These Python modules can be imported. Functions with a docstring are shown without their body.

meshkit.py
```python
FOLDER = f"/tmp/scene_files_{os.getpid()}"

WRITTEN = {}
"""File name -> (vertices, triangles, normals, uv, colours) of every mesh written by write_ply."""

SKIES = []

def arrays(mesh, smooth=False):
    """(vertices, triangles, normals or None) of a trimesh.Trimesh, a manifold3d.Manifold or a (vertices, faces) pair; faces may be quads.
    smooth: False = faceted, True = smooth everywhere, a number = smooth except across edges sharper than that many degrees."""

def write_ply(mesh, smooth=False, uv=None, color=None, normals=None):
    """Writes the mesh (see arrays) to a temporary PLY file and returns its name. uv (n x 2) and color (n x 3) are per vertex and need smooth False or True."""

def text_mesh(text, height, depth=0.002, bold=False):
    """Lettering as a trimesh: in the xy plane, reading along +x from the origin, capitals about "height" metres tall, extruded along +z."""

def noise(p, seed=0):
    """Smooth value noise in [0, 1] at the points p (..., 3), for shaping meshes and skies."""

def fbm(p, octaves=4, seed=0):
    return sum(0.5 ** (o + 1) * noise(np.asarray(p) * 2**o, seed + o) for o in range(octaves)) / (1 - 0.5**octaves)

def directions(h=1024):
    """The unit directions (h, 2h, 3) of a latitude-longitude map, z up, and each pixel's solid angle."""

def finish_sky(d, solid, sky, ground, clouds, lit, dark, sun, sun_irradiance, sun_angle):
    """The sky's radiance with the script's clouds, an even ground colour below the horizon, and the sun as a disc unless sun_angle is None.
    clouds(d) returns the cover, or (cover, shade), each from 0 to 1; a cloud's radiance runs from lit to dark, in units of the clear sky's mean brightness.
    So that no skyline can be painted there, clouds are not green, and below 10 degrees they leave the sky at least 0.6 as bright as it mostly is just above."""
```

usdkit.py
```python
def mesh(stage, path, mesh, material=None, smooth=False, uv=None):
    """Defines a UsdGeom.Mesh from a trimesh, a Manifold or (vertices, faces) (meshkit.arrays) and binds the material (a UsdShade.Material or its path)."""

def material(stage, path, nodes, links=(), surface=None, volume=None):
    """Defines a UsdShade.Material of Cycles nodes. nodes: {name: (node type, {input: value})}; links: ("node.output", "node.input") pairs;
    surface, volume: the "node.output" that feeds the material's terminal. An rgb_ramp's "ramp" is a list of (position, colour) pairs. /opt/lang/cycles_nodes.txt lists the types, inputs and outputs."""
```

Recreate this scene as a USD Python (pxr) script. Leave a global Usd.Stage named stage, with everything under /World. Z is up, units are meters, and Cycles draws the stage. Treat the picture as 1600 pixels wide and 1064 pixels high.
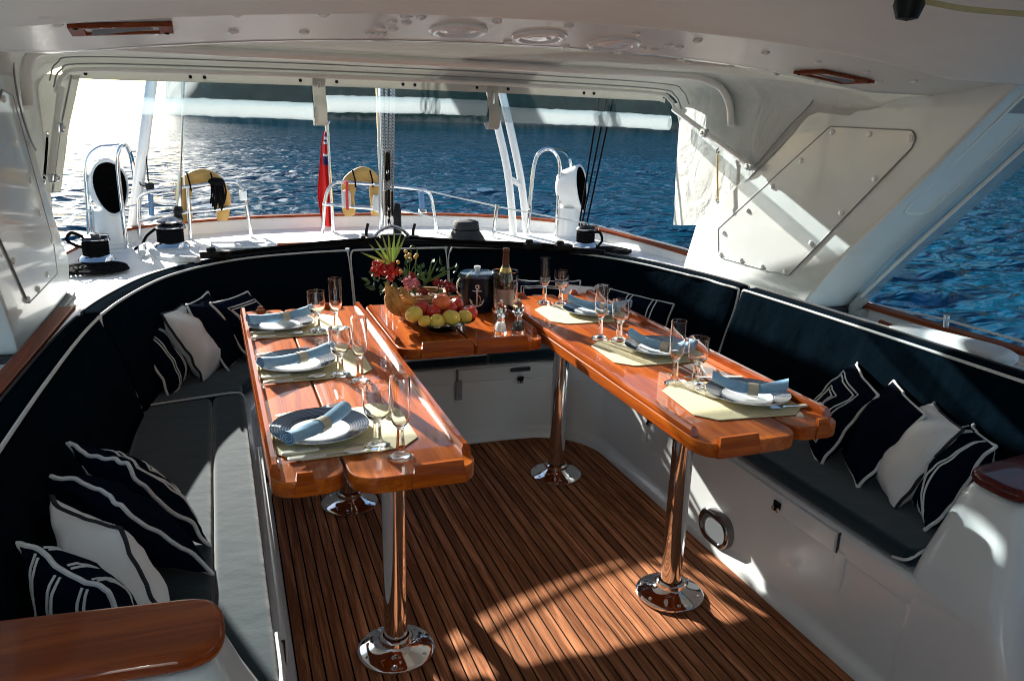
import math, random
import numpy as np
import trimesh
import usdkit, meshkit
from pxr import Usd, UsdGeom, UsdLux, UsdShade, Gf, Sdf
from shapely.geometry import Polygon, box as sbox
from shapely.ops import unary_union

PI = math.pi
rng = np.random.default_rng(7)
random.seed(7)
stage = Usd.Stage.CreateInMemory()
UsdGeom.SetStageUpAxis(stage, "Z")
UsdGeom.Xform.Define(stage, "/World")
UsdGeom.Scope.Define(stage, "/World/Looks")

# ------------------------------------------------------------------ camera
F_PX = 1215.0                                   # focal length in pixels of a 1600 px wide picture
AFT = np.array([338 - 800, 172 - 532, F_PX]); AFT /= np.linalg.norm(AFT)
DOWN = np.cross(AFT, [1, .0278, 0.]); DOWN /= np.linalg.norm(DOWN)
DOWN = DOWN if DOWN[1] > 0 else -DOWN
RIGHT = np.cross(DOWN, AFT); RIGHT /= np.linalg.norm(RIGHT)
ROT = np.stack([RIGHT, AFT, -DOWN])             # camera axes (right, down, forward) -> boat axes (x right, y aft, z up)
EYE = np.array([-.88, 0, 1.57])
cam = UsdGeom.Camera.Define(stage, "/World/camera")
cm = np.eye(4)
cm[0, :3], cm[1, :3], cm[2, :3], cm[3, :3] = ROT[:, 0], -ROT[:, 1], -ROT[:, 2], EYE
cam.AddTransformOp().Set(Gf.Matrix4d(*cm.ravel().tolist()))
cam.CreateHorizontalApertureAttr(36.0)
cam.CreateVerticalApertureAttr(36.0 * 680 / 1024)
cam.CreateFocalLengthAttr(36.0 * F_PX / 1600)
cam.CreateClippingRangeAttr(Gf.Vec2f(.05, 50000))
cam.CreateExposureAttr(1.72)

# ------------------------------------------------------------------ sky and sun
SUN_AZ, SUN_EL = math.radians(-14.0), math.radians(21.2)   # azimuth from straight aft, positive to the right
SUN = np.array([math.sin(SUN_AZ) * math.cos(SUN_EL), math.cos(SUN_AZ) * math.cos(SUN_EL), math.sin(SUN_EL)])
AIR, AER, OZ, SKY = 1.1, .9, 2.0, .05
dome = UsdLux.DomeLight.Define(stage, "/World/sky")
sky_mat = usdkit.material(stage, "/World/Looks/sky", {
    "s": ("sky_texture", {"sky_type": "single_scattering", "sun_disc": False, "sun_elevation": SUN_EL, "sun_rotation": math.atan2(SUN[0], SUN[1]),
                          "air_density": AIR, "aerosol_density": AER, "ozone_density": OZ}),
    "b": ("background_shader", {"strength": SKY})}, [("s.color", "b.color")], surface="b.background")
UsdShade.MaterialBindingAPI.Apply(dome.GetPrim()).Bind(sky_mat)
sun = UsdLux.DistantLight.Define(stage, "/World/sun")
sun.CreateNormalizeAttr(True)
sun.CreateIntensityAttr(1.25)
sun.CreateAngleAttr(0.5)
sun.CreateColorAttr(Gf.Vec3f(1.0, .955, .88))
zx = SUN
xx = np.cross([0, 0, 1], zx); xx /= np.linalg.norm(xx)
yx = np.cross(zx, xx)
sm = np.eye(4); sm[0, :3], sm[1, :3], sm[2, :3] = xx, yx, zx
sun.AddTransformOp().Set(Gf.Matrix4d(*sm.ravel().tolist()))


# ------------------------------------------------------------------ helpers
def W(px, py, x=None, y=None, z=None):
    """The point of a real plane (x, y or z given) that lies along a direction measured in the photograph."""
    d = ROT @ np.array([(px - 800) / F_PX, (py - 532) / F_PX, 1.0])
    t = (z - EYE[2]) / d[2] if z is not None else (x - EYE[0]) / d[0] if x is not None else (y - EYE[1]) / d[1]
    return EYE + t * d


def WY(pts, y):
    return [W(a, b, y=y) for a, b in pts]


used = {}
BASE = {}


def numbered(parent, name):
    k = (parent, name)
    used[k] = used.get(k, -1) + 1
    return name if used[k] == 0 else f"{name}_{used[k]:03d}"


def meta(p, label=None, cat=None, group=None, kind=None):
    for k, v in (("label", label), ("category", cat), ("group", group), ("kind", kind)):
        if v:
            p.SetCustomDataByKey(k, v)


def obj(name, mesh, m, parent=None, label=None, cat=None, group=None, kind=None, smooth=35):
    pp = str(parent.GetPath()) if parent is not None else "/World"
    path = f"{pp}/{numbered(pp, name)}"
    v, f, n = meshkit.arrays(mesh, smooth)
    base = BASE.get(pp)
    if base is not None:
        v = v - base
    BASE[path] = base
    me = usdkit.mesh(stage, path, (v, f), MAT[m] if isinstance(m, str) else m, False)
    if n is not None:
        me.CreateNormalsAttr([Gf.Vec3f(*map(float, a)) for a in n]) if len(n) < 1 else me.CreateNormalsAttr(__import__("pxr").Vt.Vec3fArray.FromNumpy(n.astype(np.float32)))
        me.SetNormalsInterpolation("vertex")
    meta(me.GetPrim(), label, cat, group, kind)
    return me.GetPrim()


def thing(name, label, cat, loc=(0, 0, 0), group=None, kind=None, rotz=0.0):
    path = f"/World/{numbered('/World', name)}"
    x = UsdGeom.Xform.Define(stage, path)
    x.AddTranslateOp().Set(Gf.Vec3d(*map(float, loc)))
    if rotz:
        x.AddRotateZOp().Set(math.degrees(rotz))
        BASE[path] = None
    else:
        BASE[path] = np.array(loc, float)
    meta(x.GetPrim(), label, cat, group, kind)
    return x.GetPrim()


def local_thing(name, label, cat, loc, rotz=0.0, group=None):
    """As thing(), but its parts are given in its own coordinates, so that dup() can set copies elsewhere."""
    t = thing(name, label, cat, loc, group, rotz=rotz)
    BASE[str(t.GetPath())] = None
    return t


def dup(root, label, loc, rotz=0.0, group=None):
    name = root.GetName()
    path = f"/World/{numbered('/World', name)}"
    x = UsdGeom.Xform.Define(stage, path)
    p = x.GetPrim()
    p.GetReferences().AddInternalReference(root.GetPath())
    p.SetInstanceable(True)
    x.ClearXformOpOrder()
    for a in list(p.GetAttributes()):
        pass
    m = np.eye(4)
    c, s = math.cos(rotz), math.sin(rotz)
    m[0, :2], m[1, :2] = (c, s), (-s, c)
    m[3, :3] = loc
    x.AddTransformOp().Set(Gf.Matrix4d(*m.ravel().tolist()))
    was = root.GetCustomData()
    meta(p, label, was.get("category"), group or was.get("group"))
    return p


def cat(*ms):
    return trimesh.util.concatenate([trimesh.Trimesh(*(meshkit.arrays(m)[:2]), process=False) for m in ms])


def cr(pts, n=8, closed=False):
    """Catmull-Rom through the points."""
    p = np.asarray(pts, float)
    q = np.vstack([p[-1:], p, p[:2]]) if closed else np.vstack([2 * p[0] - p[1], p, 2 * p[-1] - p[-2]])
    out = []
    for i in range(1, len(q) - 2):
        for t in np.linspace(0, 1, n, endpoint=False):
            a, b, c, d = q[i - 1], q[i], q[i + 1], q[i + 2]
            out.append(.5 * (2 * b + (c - a) * t + (2 * a - 5 * b + 4 * c - d) * t * t + (3 * b - a - 3 * c + d) * t ** 3))
    if not closed:
        out.append(q[-2])
    return np.array(out)


def frames(p, closed=False):
    t = (np.roll(p, -1, 0) - np.roll(p, 1, 0)) if closed else np.gradient(p, axis=0)
    t /= np.linalg.norm(t, axis=1, keepdims=True) + 1e-12
    a = np.cross(t[0], [0, 0, 1.0] if abs(t[0][2]) < .9 else [1.0, 0, 0]); a /= np.linalg.norm(a)
    A = []
    for k in range(len(p)):
        a = a - t[k] * (a @ t[k]); a /= np.linalg.norm(a) + 1e-12
        A.append(a)
    A = np.array(A)
    return t, A, np.cross(t, A)


def tube(pts, r, n=10, closed=False):
    p = np.asarray(pts, float)
    t, A, B = frames(p, closed)
    r = np.broadcast_to(r, (len(p),))
    ang = np.arange(n) * 2 * PI / n
    v = p[:, None] + r[:, None, None] * (np.cos(ang)[None, :, None] * A[:, None] + np.sin(ang)[None, :, None] * B[:, None])
    rows = len(p) if closed else len(p) - 1
    f = []
    for i in range(rows):
        i2 = (i + 1) % len(p)
        for j in range(n):
            j2 = (j + 1) % n
            f += [[i * n + j, i * n + j2, i2 * n + j2], [i * n + j, i2 * n + j2, i2 * n + j]]
    v = v.reshape(-1, 3)
    if not closed:
        v = np.vstack([v, p[0], p[-1]])
        a, b, L = len(v) - 2, len(v) - 1, (len(p) - 1) * n
        for j in range(n):
            f += [[a, (j + 1) % n, j], [b, L + j, L + (j + 1) % n]]
    m = trimesh.Trimesh(v, f, process=False)
    return m if m.volume >= 0 else trimesh.Trimesh(v, np.array(f)[:, ::-1], process=False)


def lathe(prof, n=32, at=(0, 0, 0), sx=1, sy=1):
    pr = np.asarray(prof, float)
    ang = np.arange(n) * 2 * PI / n
    v = np.stack([pr[:, None, 0] * np.cos(ang) * sx, pr[:, None, 0] * np.sin(ang) * sy, np.broadcast_to(pr[:, None, 1], (len(pr), n))], -1).reshape(-1, 3)
    f = []
    for i in range(len(pr) - 1):
        for j in range(n):
            a, b, c, d = i * n + j, i * n + (j + 1) % n, (i + 1) * n + (j + 1) % n, (i + 1) * n + j
            f += [[a, b, c], [a, c, d]]
    m = trimesh.Trimesh(v, f, process=False)
    m.merge_vertices(); m.update_faces(m.nondegenerate_faces())
    return trimesh.Trimesh(m.vertices + np.array(at), m.faces, process=False)


def grid(P, flip=False, thick=0.0):
    """A surface from an array (rows, columns, 3) of points; thick > 0 closes it into a sheet of that thickness."""
    P = np.asarray(P, float)
    a, b = P.shape[:2]
    i, j = np.meshgrid(np.arange(a - 1), np.arange(b - 1), indexing="ij")
    q = np.stack([i * b + j, i * b + j + 1, (i + 1) * b + j + 1, (i + 1) * b + j], -1).reshape(-1, 4)
    if flip:
        q = q[:, ::-1]
    f = np.vstack([q[:, [0, 1, 2]], q[:, [0, 2, 3]]])
    v = P.reshape(-1, 3)
    if thick:
        m = trimesh.Trimesh(v, f, process=False)
        n = np.zeros_like(v)
        fn = np.cross(v[f[:, 1]] - v[f[:, 0]], v[f[:, 2]] - v[f[:, 0]])
        for k in range(3):
            np.add.at(n, f[:, k], fn)
        n /= np.linalg.norm(n, axis=1, keepdims=True) + 1e-12
        w = v - n * thick
        N = len(v)
        rim = list(range(b)) + [k * b + b - 1 for k in range(1, a)] + [(a - 1) * b + k for k in range(b - 2, -1, -1)] + [k * b for k in range(a - 2, 0, -1)]
        if not flip:
            rim = rim[::-1]
        side = []
        for k in range(len(rim)):
            p, r = rim[k], rim[(k + 1) % len(rim)]
            side += [[p, r, N + r], [p, N + r, N + p]]
        return trimesh.Trimesh(np.vstack([v, w]), np.vstack([f, f[:, ::-1] + N, side]), process=False)
    return trimesh.Trimesh(v, f, process=False)


def loft(rings, closed=True, caps=True):
    """Rings (each n points in the same order) joined; the first and last are capped with a fan."""
    R_ = np.asarray(rings, float)
    k, n = R_.shape[:2]
    v = R_.reshape(-1, 3)
    f = []
    for i in range(k - 1):
        for j in range(n if closed else n - 1):
            j2 = (j + 1) % n
            a, b, c, d = i * n + j, i * n + j2, (i + 1) * n + j2, (i + 1) * n + j
            f += [[a, b, c], [a, c, d]]
    if caps:
        v = np.vstack([v, R_[0].mean(0), R_[-1].mean(0)])
        c0, c1 = len(v) - 2, len(v) - 1
        for j in range(n):
            j2 = (j + 1) % n
            f += [[c0, j2, j], [c1, (k - 1) * n + j, (k - 1) * n + j2]]
    m = trimesh.Trimesh(v, f, process=False)
    if caps and m.volume < 0:
        m = trimesh.Trimesh(v, np.array(f)[:, ::-1], process=False)
    return m


def ring2(poly, inset):
    """Vertices of a counter-clockwise polygon moved inwards along their mitred normals."""
    p = np.asarray(poly, float)
    d1 = p - np.roll(p, 1, 0); d2 = np.roll(p, -1, 0) - p
    d1 /= np.linalg.norm(d1, axis=1, keepdims=True) + 1e-12; d2 /= np.linalg.norm(d2, axis=1, keepdims=True) + 1e-12
    n1 = np.stack([-d1[:, 1], d1[:, 0]], 1); n2 = np.stack([-d2[:, 1], d2[:, 0]], 1)
    n = n1 + n2
    n /= np.maximum((n * n).sum(1, keepdims=True) / 2, .3)
    return p + n * inset


def round_poly(poly, r, n=6):
    """Rounds the corners of a polygon (radius r, or one per corner)."""
    p = np.asarray(poly, float)
    N = len(p)
    rr = np.broadcast_to(r, (N,))
    out = []
    for i in range(N):
        a, b, c = p[i - 1], p[i], p[(i + 1) % N]
        u, w = a - b, c - b
        lu, lw = np.linalg.norm(u), np.linalg.norm(w)
        u, w = u / lu, w / lw
        cosang = np.clip(u @ w, -1, 1)
        half = math.acos(cosang) / 2
        if rr[i] <= 0 or half > PI / 2 - .03:
            out.append(b); continue
        t = min(rr[i] / math.tan(half), .49 * lu, .49 * lw)
        for s in np.linspace(0, 1, n):
            q0, q1, q2 = b + u * t, b, b + w * t
            out.append((1 - s) ** 2 * q0 + 2 * s * (1 - s) * q1 + s * s * q2)
    return np.array(out)


def ccw(p):
    p = np.asarray(p, float)
    a = (p[:, 0] * np.roll(p[:, 1], -1) - np.roll(p[:, 0], -1) * p[:, 1]).sum()
    return p if a > 0 else p[::-1]


def slab(poly, z0, z1, b=.003, steps=2):
    """A plan polygon between two heights with its edges rounded over by b."""
    p = ccw(poly)
    n = len(p)
    hs = []
    if b > 0:
        for k in range(steps + 1):
            a = k / steps * PI / 2
            hs.append((b * (1 - math.sin(a)), z0 + b * (1 - math.cos(a))))
        for k in range(steps + 1):
            a = k / steps * PI / 2
            hs.append((b * (1 - math.cos(a)), z1 - b * (1 - math.sin(a))))
    else:
        hs = [(0, z0), (0, z1)]
    v, f = [], []
    for ins, z in hs:
        q = ring2(p, ins)
        v.append(np.column_stack([q, np.full(n, z)]))
    v = np.vstack(v)
    for i in range(len(hs) - 1):
        for j in range(n):
            j2 = (j + 1) % n
            a, b_, c, d = i * n + j, i * n + j2, (i + 1) * n + j2, (i + 1) * n + j
            f += [[a, b_, c], [a, c, d]]
    import mapbox_earcut as ec
    try:
        tri = ec.triangulate_float64(p, np.array([n], np.uint32)).reshape(-1, 3)
    except Exception:
        tri = np.array([[0, k, k + 1] for k in range(1, n - 1)])
    t = []
    for a, b_, c in tri:
        s = np.cross(p[b_] - p[a], p[c] - p[a])
        t.append([a, b_, c] if s > 0 else [a, c, b_])
    t = np.array(t, int)
    f = np.vstack([f, t + (len(hs) - 1) * n, t[:, ::-1]])
    return trimesh.Trimesh(v, f, process=False)


def turned(m, axes, origin=(0, 0, 0)):
    """The mesh with its x, y, z axes laid along the three given directions."""
    A = np.asarray(axes, float)
    v = np.asarray(m.vertices) @ A + np.asarray(origin, float)
    f = np.asarray(m.faces)
    return trimesh.Trimesh(v, f if np.linalg.det(A) > 0 else f[:, ::-1], process=False)


def xprism(poly_yz, x0, x1, b=.004):
    """A polygon in the y-z plane drawn out along x."""
    return turned(slab(poly_yz, x0, x1, b), [[0, 1, 0], [0, 0, 1], [1, 0, 0]])


def rbox(c, s, r=.004):
    x, y, z = np.asarray(s) / 2
    p = [(-x, -y), (x, -y), (x, y), (-x, y)]
    m = slab(round_poly(p, min(r * 1.5, x, y), 3), -z, z, min(r, z * .9))
    return trimesh.Trimesh(m.vertices + np.asarray(c, float), m.faces, process=False)


def bar(p0, p1, w, h, slope=.012, up=(0, 0, 1), top=.6):
    """A fiddle rail from p0 to p1: sloped ends, narrower on top."""
    p0, p1, up = np.asarray(p0, float), np.asarray(p1, float), np.asarray(up, float)
    d = p1 - p0; L = np.linalg.norm(d); d /= L
    s = np.cross(d, up)
    v = []
    prof = [(-.5, 0, 0), (-.5, .55, .5), (-.5 * top, .9, .85), (-.4 * top, 1, 1), (.4 * top, 1, 1), (.5 * top, .9, .85), (.5, .55, .5), (.5, 0, 0)]
    rings = []
    for e, sg in ((p0, 1), (p1, -1)):
        rings.append([e + s * a * w + up * b * h + d * sg * slope * c for a, b, c in prof])
    return loft(rings)


def bolt(p, n, r=.012, h=.008):
    """A domed fastener cap at p on a surface with normal n."""
    m = lathe([(0.0001, h), (r * .6, h * .9), (r * .95, h * .5), (r, 0), (r, -.004)][::-1], 12)
    n = np.asarray(n, float); n /= np.linalg.norm(n)
    a = np.cross(n, [0, 0, 1] if abs(n[2]) < .9 else [1, 0, 0]); a /= np.linalg.norm(a)
    return turned(m, [a, np.cross(n, a), n], p)


# ------------------------------------------------------------------ materials
MAT = {}


def principled(name, color, rough=.5, metal=0, coat=0, coat_rough=.03, bump=0, bscale=80, tone=0, tscale=3, spec=None, sheen=0, trans=0, ior=1.5, stretch=None, extra=None, detail=3):
    nodes = {"p": ("principled_bsdf", {"base_color": color, "roughness": rough, "metallic": metal, "coat_weight": coat, "coat_roughness": coat_rough, "ior": ior,
                                       "transmission_weight": trans, "sheen_weight": sheen, **(extra or {})})}
    if spec is not None:
        nodes["p"][1]["specular_ior_level"] = spec
    links = []
    if bump or tone:
        nodes["tc"] = ("texture_coordinate", {})
        nodes["mp"] = ("mapping", {"scale": stretch or (1, 1, 1)})
        links.append(("tc.object", "mp.vector"))
    if bump:
        nodes["bn"] = ("noise_texture", {"scale": bscale, "detail": detail})
        nodes["bu"] = ("bump", {"strength": 1.0, "distance": bump})
        links += [("mp.vector", "bn.vector"), ("bn.fac", "bu.height"), ("bu.normal", "p.normal")]
    if tone:
        nodes["tn"] = ("noise_texture", {"scale": tscale, "detail": 4, "roughness": .6})
        c = np.array(color)
        nodes["tr"] = ("rgb_ramp", {"ramp": [(.3, tuple(c * (1 - tone))), (.7, tuple(np.minimum(c * (1 + tone), .95)))]})
        links += [("mp.vector", "tn.vector"), ("tn.fac", "tr.fac"), ("tr.color", "p.base_color")]
    MAT[name] = usdkit.material(stage, "/World/Looks/" + name, nodes, links, surface="p.BSDF")


def wood(name, dark, light, rough, coat, along=1, scale=14, seed=0.0, rnd=False, bump=0.0):
    st = [1.0, 1.0, 1.0]; st[along] = .045
    nodes = {"tc": ("texture_coordinate", {}), "mp": ("mapping", {"scale": tuple(st), "location": (seed, seed * 1.7, seed * .6)}),
             "n1": ("noise_texture", {"scale": scale * 1.7, "detail": 5, "roughness": .6, "distortion": .7}),
             "n2": ("noise_texture", {"scale": scale * 9, "detail": 3, "roughness": .7}),
             "m": ("math", {"math_type": "multiply_add", "value2": .35}),
             "r": ("rgb_ramp", {"ramp": [(.40, dark), (.52, tuple(np.array(dark) * .45 + np.array(light) * .55)), (.60, tuple(np.array(dark) * .75 + np.array(light) * .25)), (.82, light)]}),
             "p": ("principled_bsdf", {"roughness": rough, "specular_ior_level": .04, "coat_weight": coat, "coat_roughness": .025, "coat_ior": 1.55})}
    links = [("tc.object", "mp.vector"), ("mp.vector", "n1.vector"), ("mp.vector", "n2.vector"), ("n2.fac", "m.value1"), ("n1.fac", "m.value3"), ("m.value", "r.fac"), ("r.color", "p.base_color")]
    if bump:
        nodes["bu"] = ("bump", {"strength": 1.0, "distance": bump})
        links += [("n2.fac", "bu.height"), ("bu.normal", "p.normal")]
    MAT[name] = usdkit.material(stage, "/World/Looks/" + name, nodes, links, surface="p.BSDF")


principled("gelcoat", (.65, .69, .68), .28, coat=.6, coat_rough=.06, bump=.0006, bscale=5, tone=.06, tscale=1.7)
principled("headliner", (.87, .89, .85), .55, bump=.0006, bscale=40, tone=.025, tscale=3)
principled("gelcoat_deck", (.78, .78, .76), .45, bump=.0006, bscale=400, tone=.03)
principled("gelcoat_trim", (.72, .75, .72), .45, coat=.3, coat_rough=.15, bump=.0004, bscale=40, stretch=(.1, 6, 1))
principled("grey_recess", (.25, .26, .27), .4)
principled("plastic_white", (.88, .88, .86), .3, coat=.5)
principled("seal_dark", (.02, .022, .025), .5)
principled("chrome", (.82, .83, .84), .06, metal=1)
principled("dark_chrome", (.30, .30, .31), .12, metal=1)
principled("grey_pane", (.17, .19, .20), .2)
principled("steel", (.72, .74, .76), .13, metal=1)
principled("black_metal", (.008, .008, .009), .4, spec=.15)
principled("black_rope", (.007, .007, .008), .9, spec=.02, bump=.002, bscale=300)
principled("void_black", (.0015, .0015, .0015), .9, spec=.02)
principled("black_cloth", (.008, .008, .01), .8, bump=.004, bscale=30)
principled("caulk", (.004, .004, .004), .9, spec=.02)
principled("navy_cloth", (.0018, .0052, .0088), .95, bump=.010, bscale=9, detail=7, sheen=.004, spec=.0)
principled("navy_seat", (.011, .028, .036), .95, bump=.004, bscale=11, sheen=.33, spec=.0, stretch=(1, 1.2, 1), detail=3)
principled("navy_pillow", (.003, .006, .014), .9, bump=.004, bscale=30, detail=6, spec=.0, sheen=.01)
principled("white_pillow", (.72, .72, .70), .85, bump=.005, bscale=18, sheen=.2)
principled("piping", (.62, .64, .63), .8, bump=.001, bscale=500)
principled("dark_piping", (.01, .012, .018), .8)
principled("napkin_blue", (.24, .45, .66), .9, bump=.0012, bscale=500, sheen=.3, tone=.12, tscale=40)
principled("napkin_ring", (.55, .50, .38), .6, bump=.0006, bscale=300)
principled("placemat", (.66, .59, .36), .75, bump=.0008, bscale=700, tone=.08, tscale=60)
principled("porcelain", (.78, .80, .80), .12, coat=.5)
principled("handle_cream", (.70, .68, .58), .3)
principled("bucket_navy", (.003, .006, .013), .3, spec=.2, coat=.15)
principled("lid_blue", (.02, .05, .11), .1, coat=1)
principled("silver_print", (.65, .66, .68), .35)
principled("gold", (.75, .55, .22), .3, metal=1)
principled("bottle_glass", (.012, .02, .008), .08, coat=1)
principled("foil_dark", (.10, .025, .015), .25, metal=.4)
principled("label_pink", (.60, .42, .35), .6)
principled("bowl_dark", (.012, .008, .008), .08, coat=1)
principled("apple_red", (.46, .025, .015), .3, coat=.4, tone=.6, tscale=9, stretch=(1, 1, .35))
principled("apple_orange", (.74, .13, .035), .35, coat=.3, tone=.4, tscale=12)
principled("apple_yellow", (.74, .52, .08), .38, coat=.3, tone=.2, tscale=16)
principled("banana", (.42, .22, .05), .5, tone=.55, tscale=22)
principled("stem_brown", (.08, .05, .02), .7)
principled("basket", (.38, .22, .09), .6, bump=.003, bscale=90, tone=.3, tscale=30)
principled("leaf_light", (.30, .40, .10), .5)
principled("leaf_green", (.05, .12, .025), .5)
principled("leaf_dark", (.02, .055, .018), .5)
principled("petal_red", (.48, .02, .012), .55)
principled("petal_dark_red", (.25, .012, .012), .55)
principled("petal_pink", (.62, .22, .28), .6)
principled("berry", (.55, .33, .06), .45)
principled("flag_red", (.62, .012, .012), .75)
principled("flag_blue", (.015, .02, .12), .75)
principled("flag_white", (.75, .75, .75), .75)
principled("buoy_yellow", (.44, .26, .07), .7, bump=.003, bscale=30, tone=.15, tscale=8)
principled("foam_grey", (.5, .52, .53), .8)
principled("red_plastic", (.5, .02, .015), .4)
principled("tube_white", (.80, .80, .79), .3, coat=.5)
principled("rope_white", (.62, .63, .62), .85, bump=.004, bscale=120)
principled("blue_tube", (.08, .18, .35), .35)
principled("hull_white", (.74, .74, .73), .3)
principled("cord_yellow", (.42, .39, .22), .6)
principled("glass", (1, 1, 1), .0, trans=1, ior=1.48)
principled("acrylic", (.97, .985, .985), .01, trans=1, ior=1.45)
principled("pepper", (.03, .025, .02), .8)
principled("salt", (.8, .8, .78), .8)
wood("table_wood", (.22, .032, .003), (.52, .120, .010), .4, .75, 1, 16)
wood("rail_wood", (.19, .026, .003), (.44, .090, .008), .3, 1.0, 1, 26, 3.1)
wood("cross_wood", (.20, .028, .003), (.46, .095, .008), .3, 1.0, 0, 26, 5.3)
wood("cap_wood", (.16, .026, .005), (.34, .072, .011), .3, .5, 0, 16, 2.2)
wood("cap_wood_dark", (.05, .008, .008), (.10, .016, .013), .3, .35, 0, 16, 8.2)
wood("trim_wood", (.14, .026, .008), (.28, .065, .02), .5, .12, 1, 20, 4.4)
for k, (a, b) in enumerate([(.85, 1), (1.1, .95), (.65, .80), (1.0, 1.22)]):
    wood(f"plank_{'abcd'[k]}", tuple(np.array((.105, .031, .013)) * a), tuple(np.array((.47, .20, .095)) * b), .55, 0, 1, 22, k * 3.7, bump=.0006)


def mixed(name, nodes, links, surface):
    MAT[name] = usdkit.material(stage, "/World/Looks/" + name, nodes, links, surface=surface)


# cream canvas: light passes through it a little
mixed("canvas", {"tc": ("texture_coordinate", {}), "n": ("noise_texture", {"scale": 5, "detail": 5, "distortion": .6}), "bu": ("bump", {"distance": .03, "strength": 1.0}),
                 "r": ("rgb_ramp", {"ramp": [(.3, (.60, .615, .585)), (.7, (.67, .685, .655))]}),
                 "d": ("principled_bsdf", {"roughness": .7}), "t": ("translucent_bsdf", {"color": (.60, .61, .57)}), "m": ("mix_closure", {"fac": .28})},
      [("tc.object", "n.vector"), ("n.fac", "bu.height"), ("bu.normal", "d.normal"), ("n.fac", "r.fac"), ("r.color", "d.base_color"), ("d.BSDF", "m.closure1"), ("t.BSDF", "m.closure2")], "m.closure")
# clear vinyl window, and the same vinyl rolled up in many layers
mixed("clear_vinyl", {"tc": ("texture_coordinate", {}), "n": ("noise_texture", {"scale": 7, "detail": 5}), "bu": ("bump", {"distance": .02, "strength": 1.0}),
                      "a": ("transparent_bsdf", {"color": (.80, .90, .95)}), "g": ("glossy_bsdf", {"roughness": .06, "color": (.9, .95, 1)}), "f": ("fresnel", {"IOR": 1.18}), "m": ("mix_closure", {}),
                      "w": ("translucent_bsdf", {"color": (.75, .8, .82)}), "m2": ("mix_closure", {"fac": .006})},
      [("tc.object", "n.vector"), ("n.fac", "bu.height"), ("bu.normal", "g.normal"), ("f.fac", "m.fac"), ("a.BSDF", "m.closure1"), ("g.BSDF", "m.closure2"),
       ("m.closure", "m2.closure1"), ("w.BSDF", "m2.closure2")], "m2.closure")
mixed("rolled_vinyl", {"tc": ("texture_coordinate", {}), "mp": ("mapping", {"scale": (.6, 9, 9)}), "n": ("noise_texture", {"scale": 4, "detail": 5}), "bu": ("bump", {"distance": .02, "strength": 1.0}),
                       "p": ("principled_bsdf", {"base_color": (.55, .61, .63), "roughness": .12}), "t": ("translucent_bsdf", {"color": (.50, .55, .56)}), "m": ("mix_closure", {"fac": .6}),
                       "a": ("transparent_bsdf", {"color": (.9, .95, .97)}), "m2": ("mix_closure", {"fac": .64})},
      [("tc.object", "mp.vector"), ("mp.vector", "n.vector"), ("n.fac", "bu.height"), ("bu.normal", "p.normal"), ("p.BSDF", "m.closure1"), ("t.BSDF", "m.closure2"), ("m.closure", "m2.closure1"), ("a.BSDF", "m2.closure2")], "m2.closure")
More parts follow.
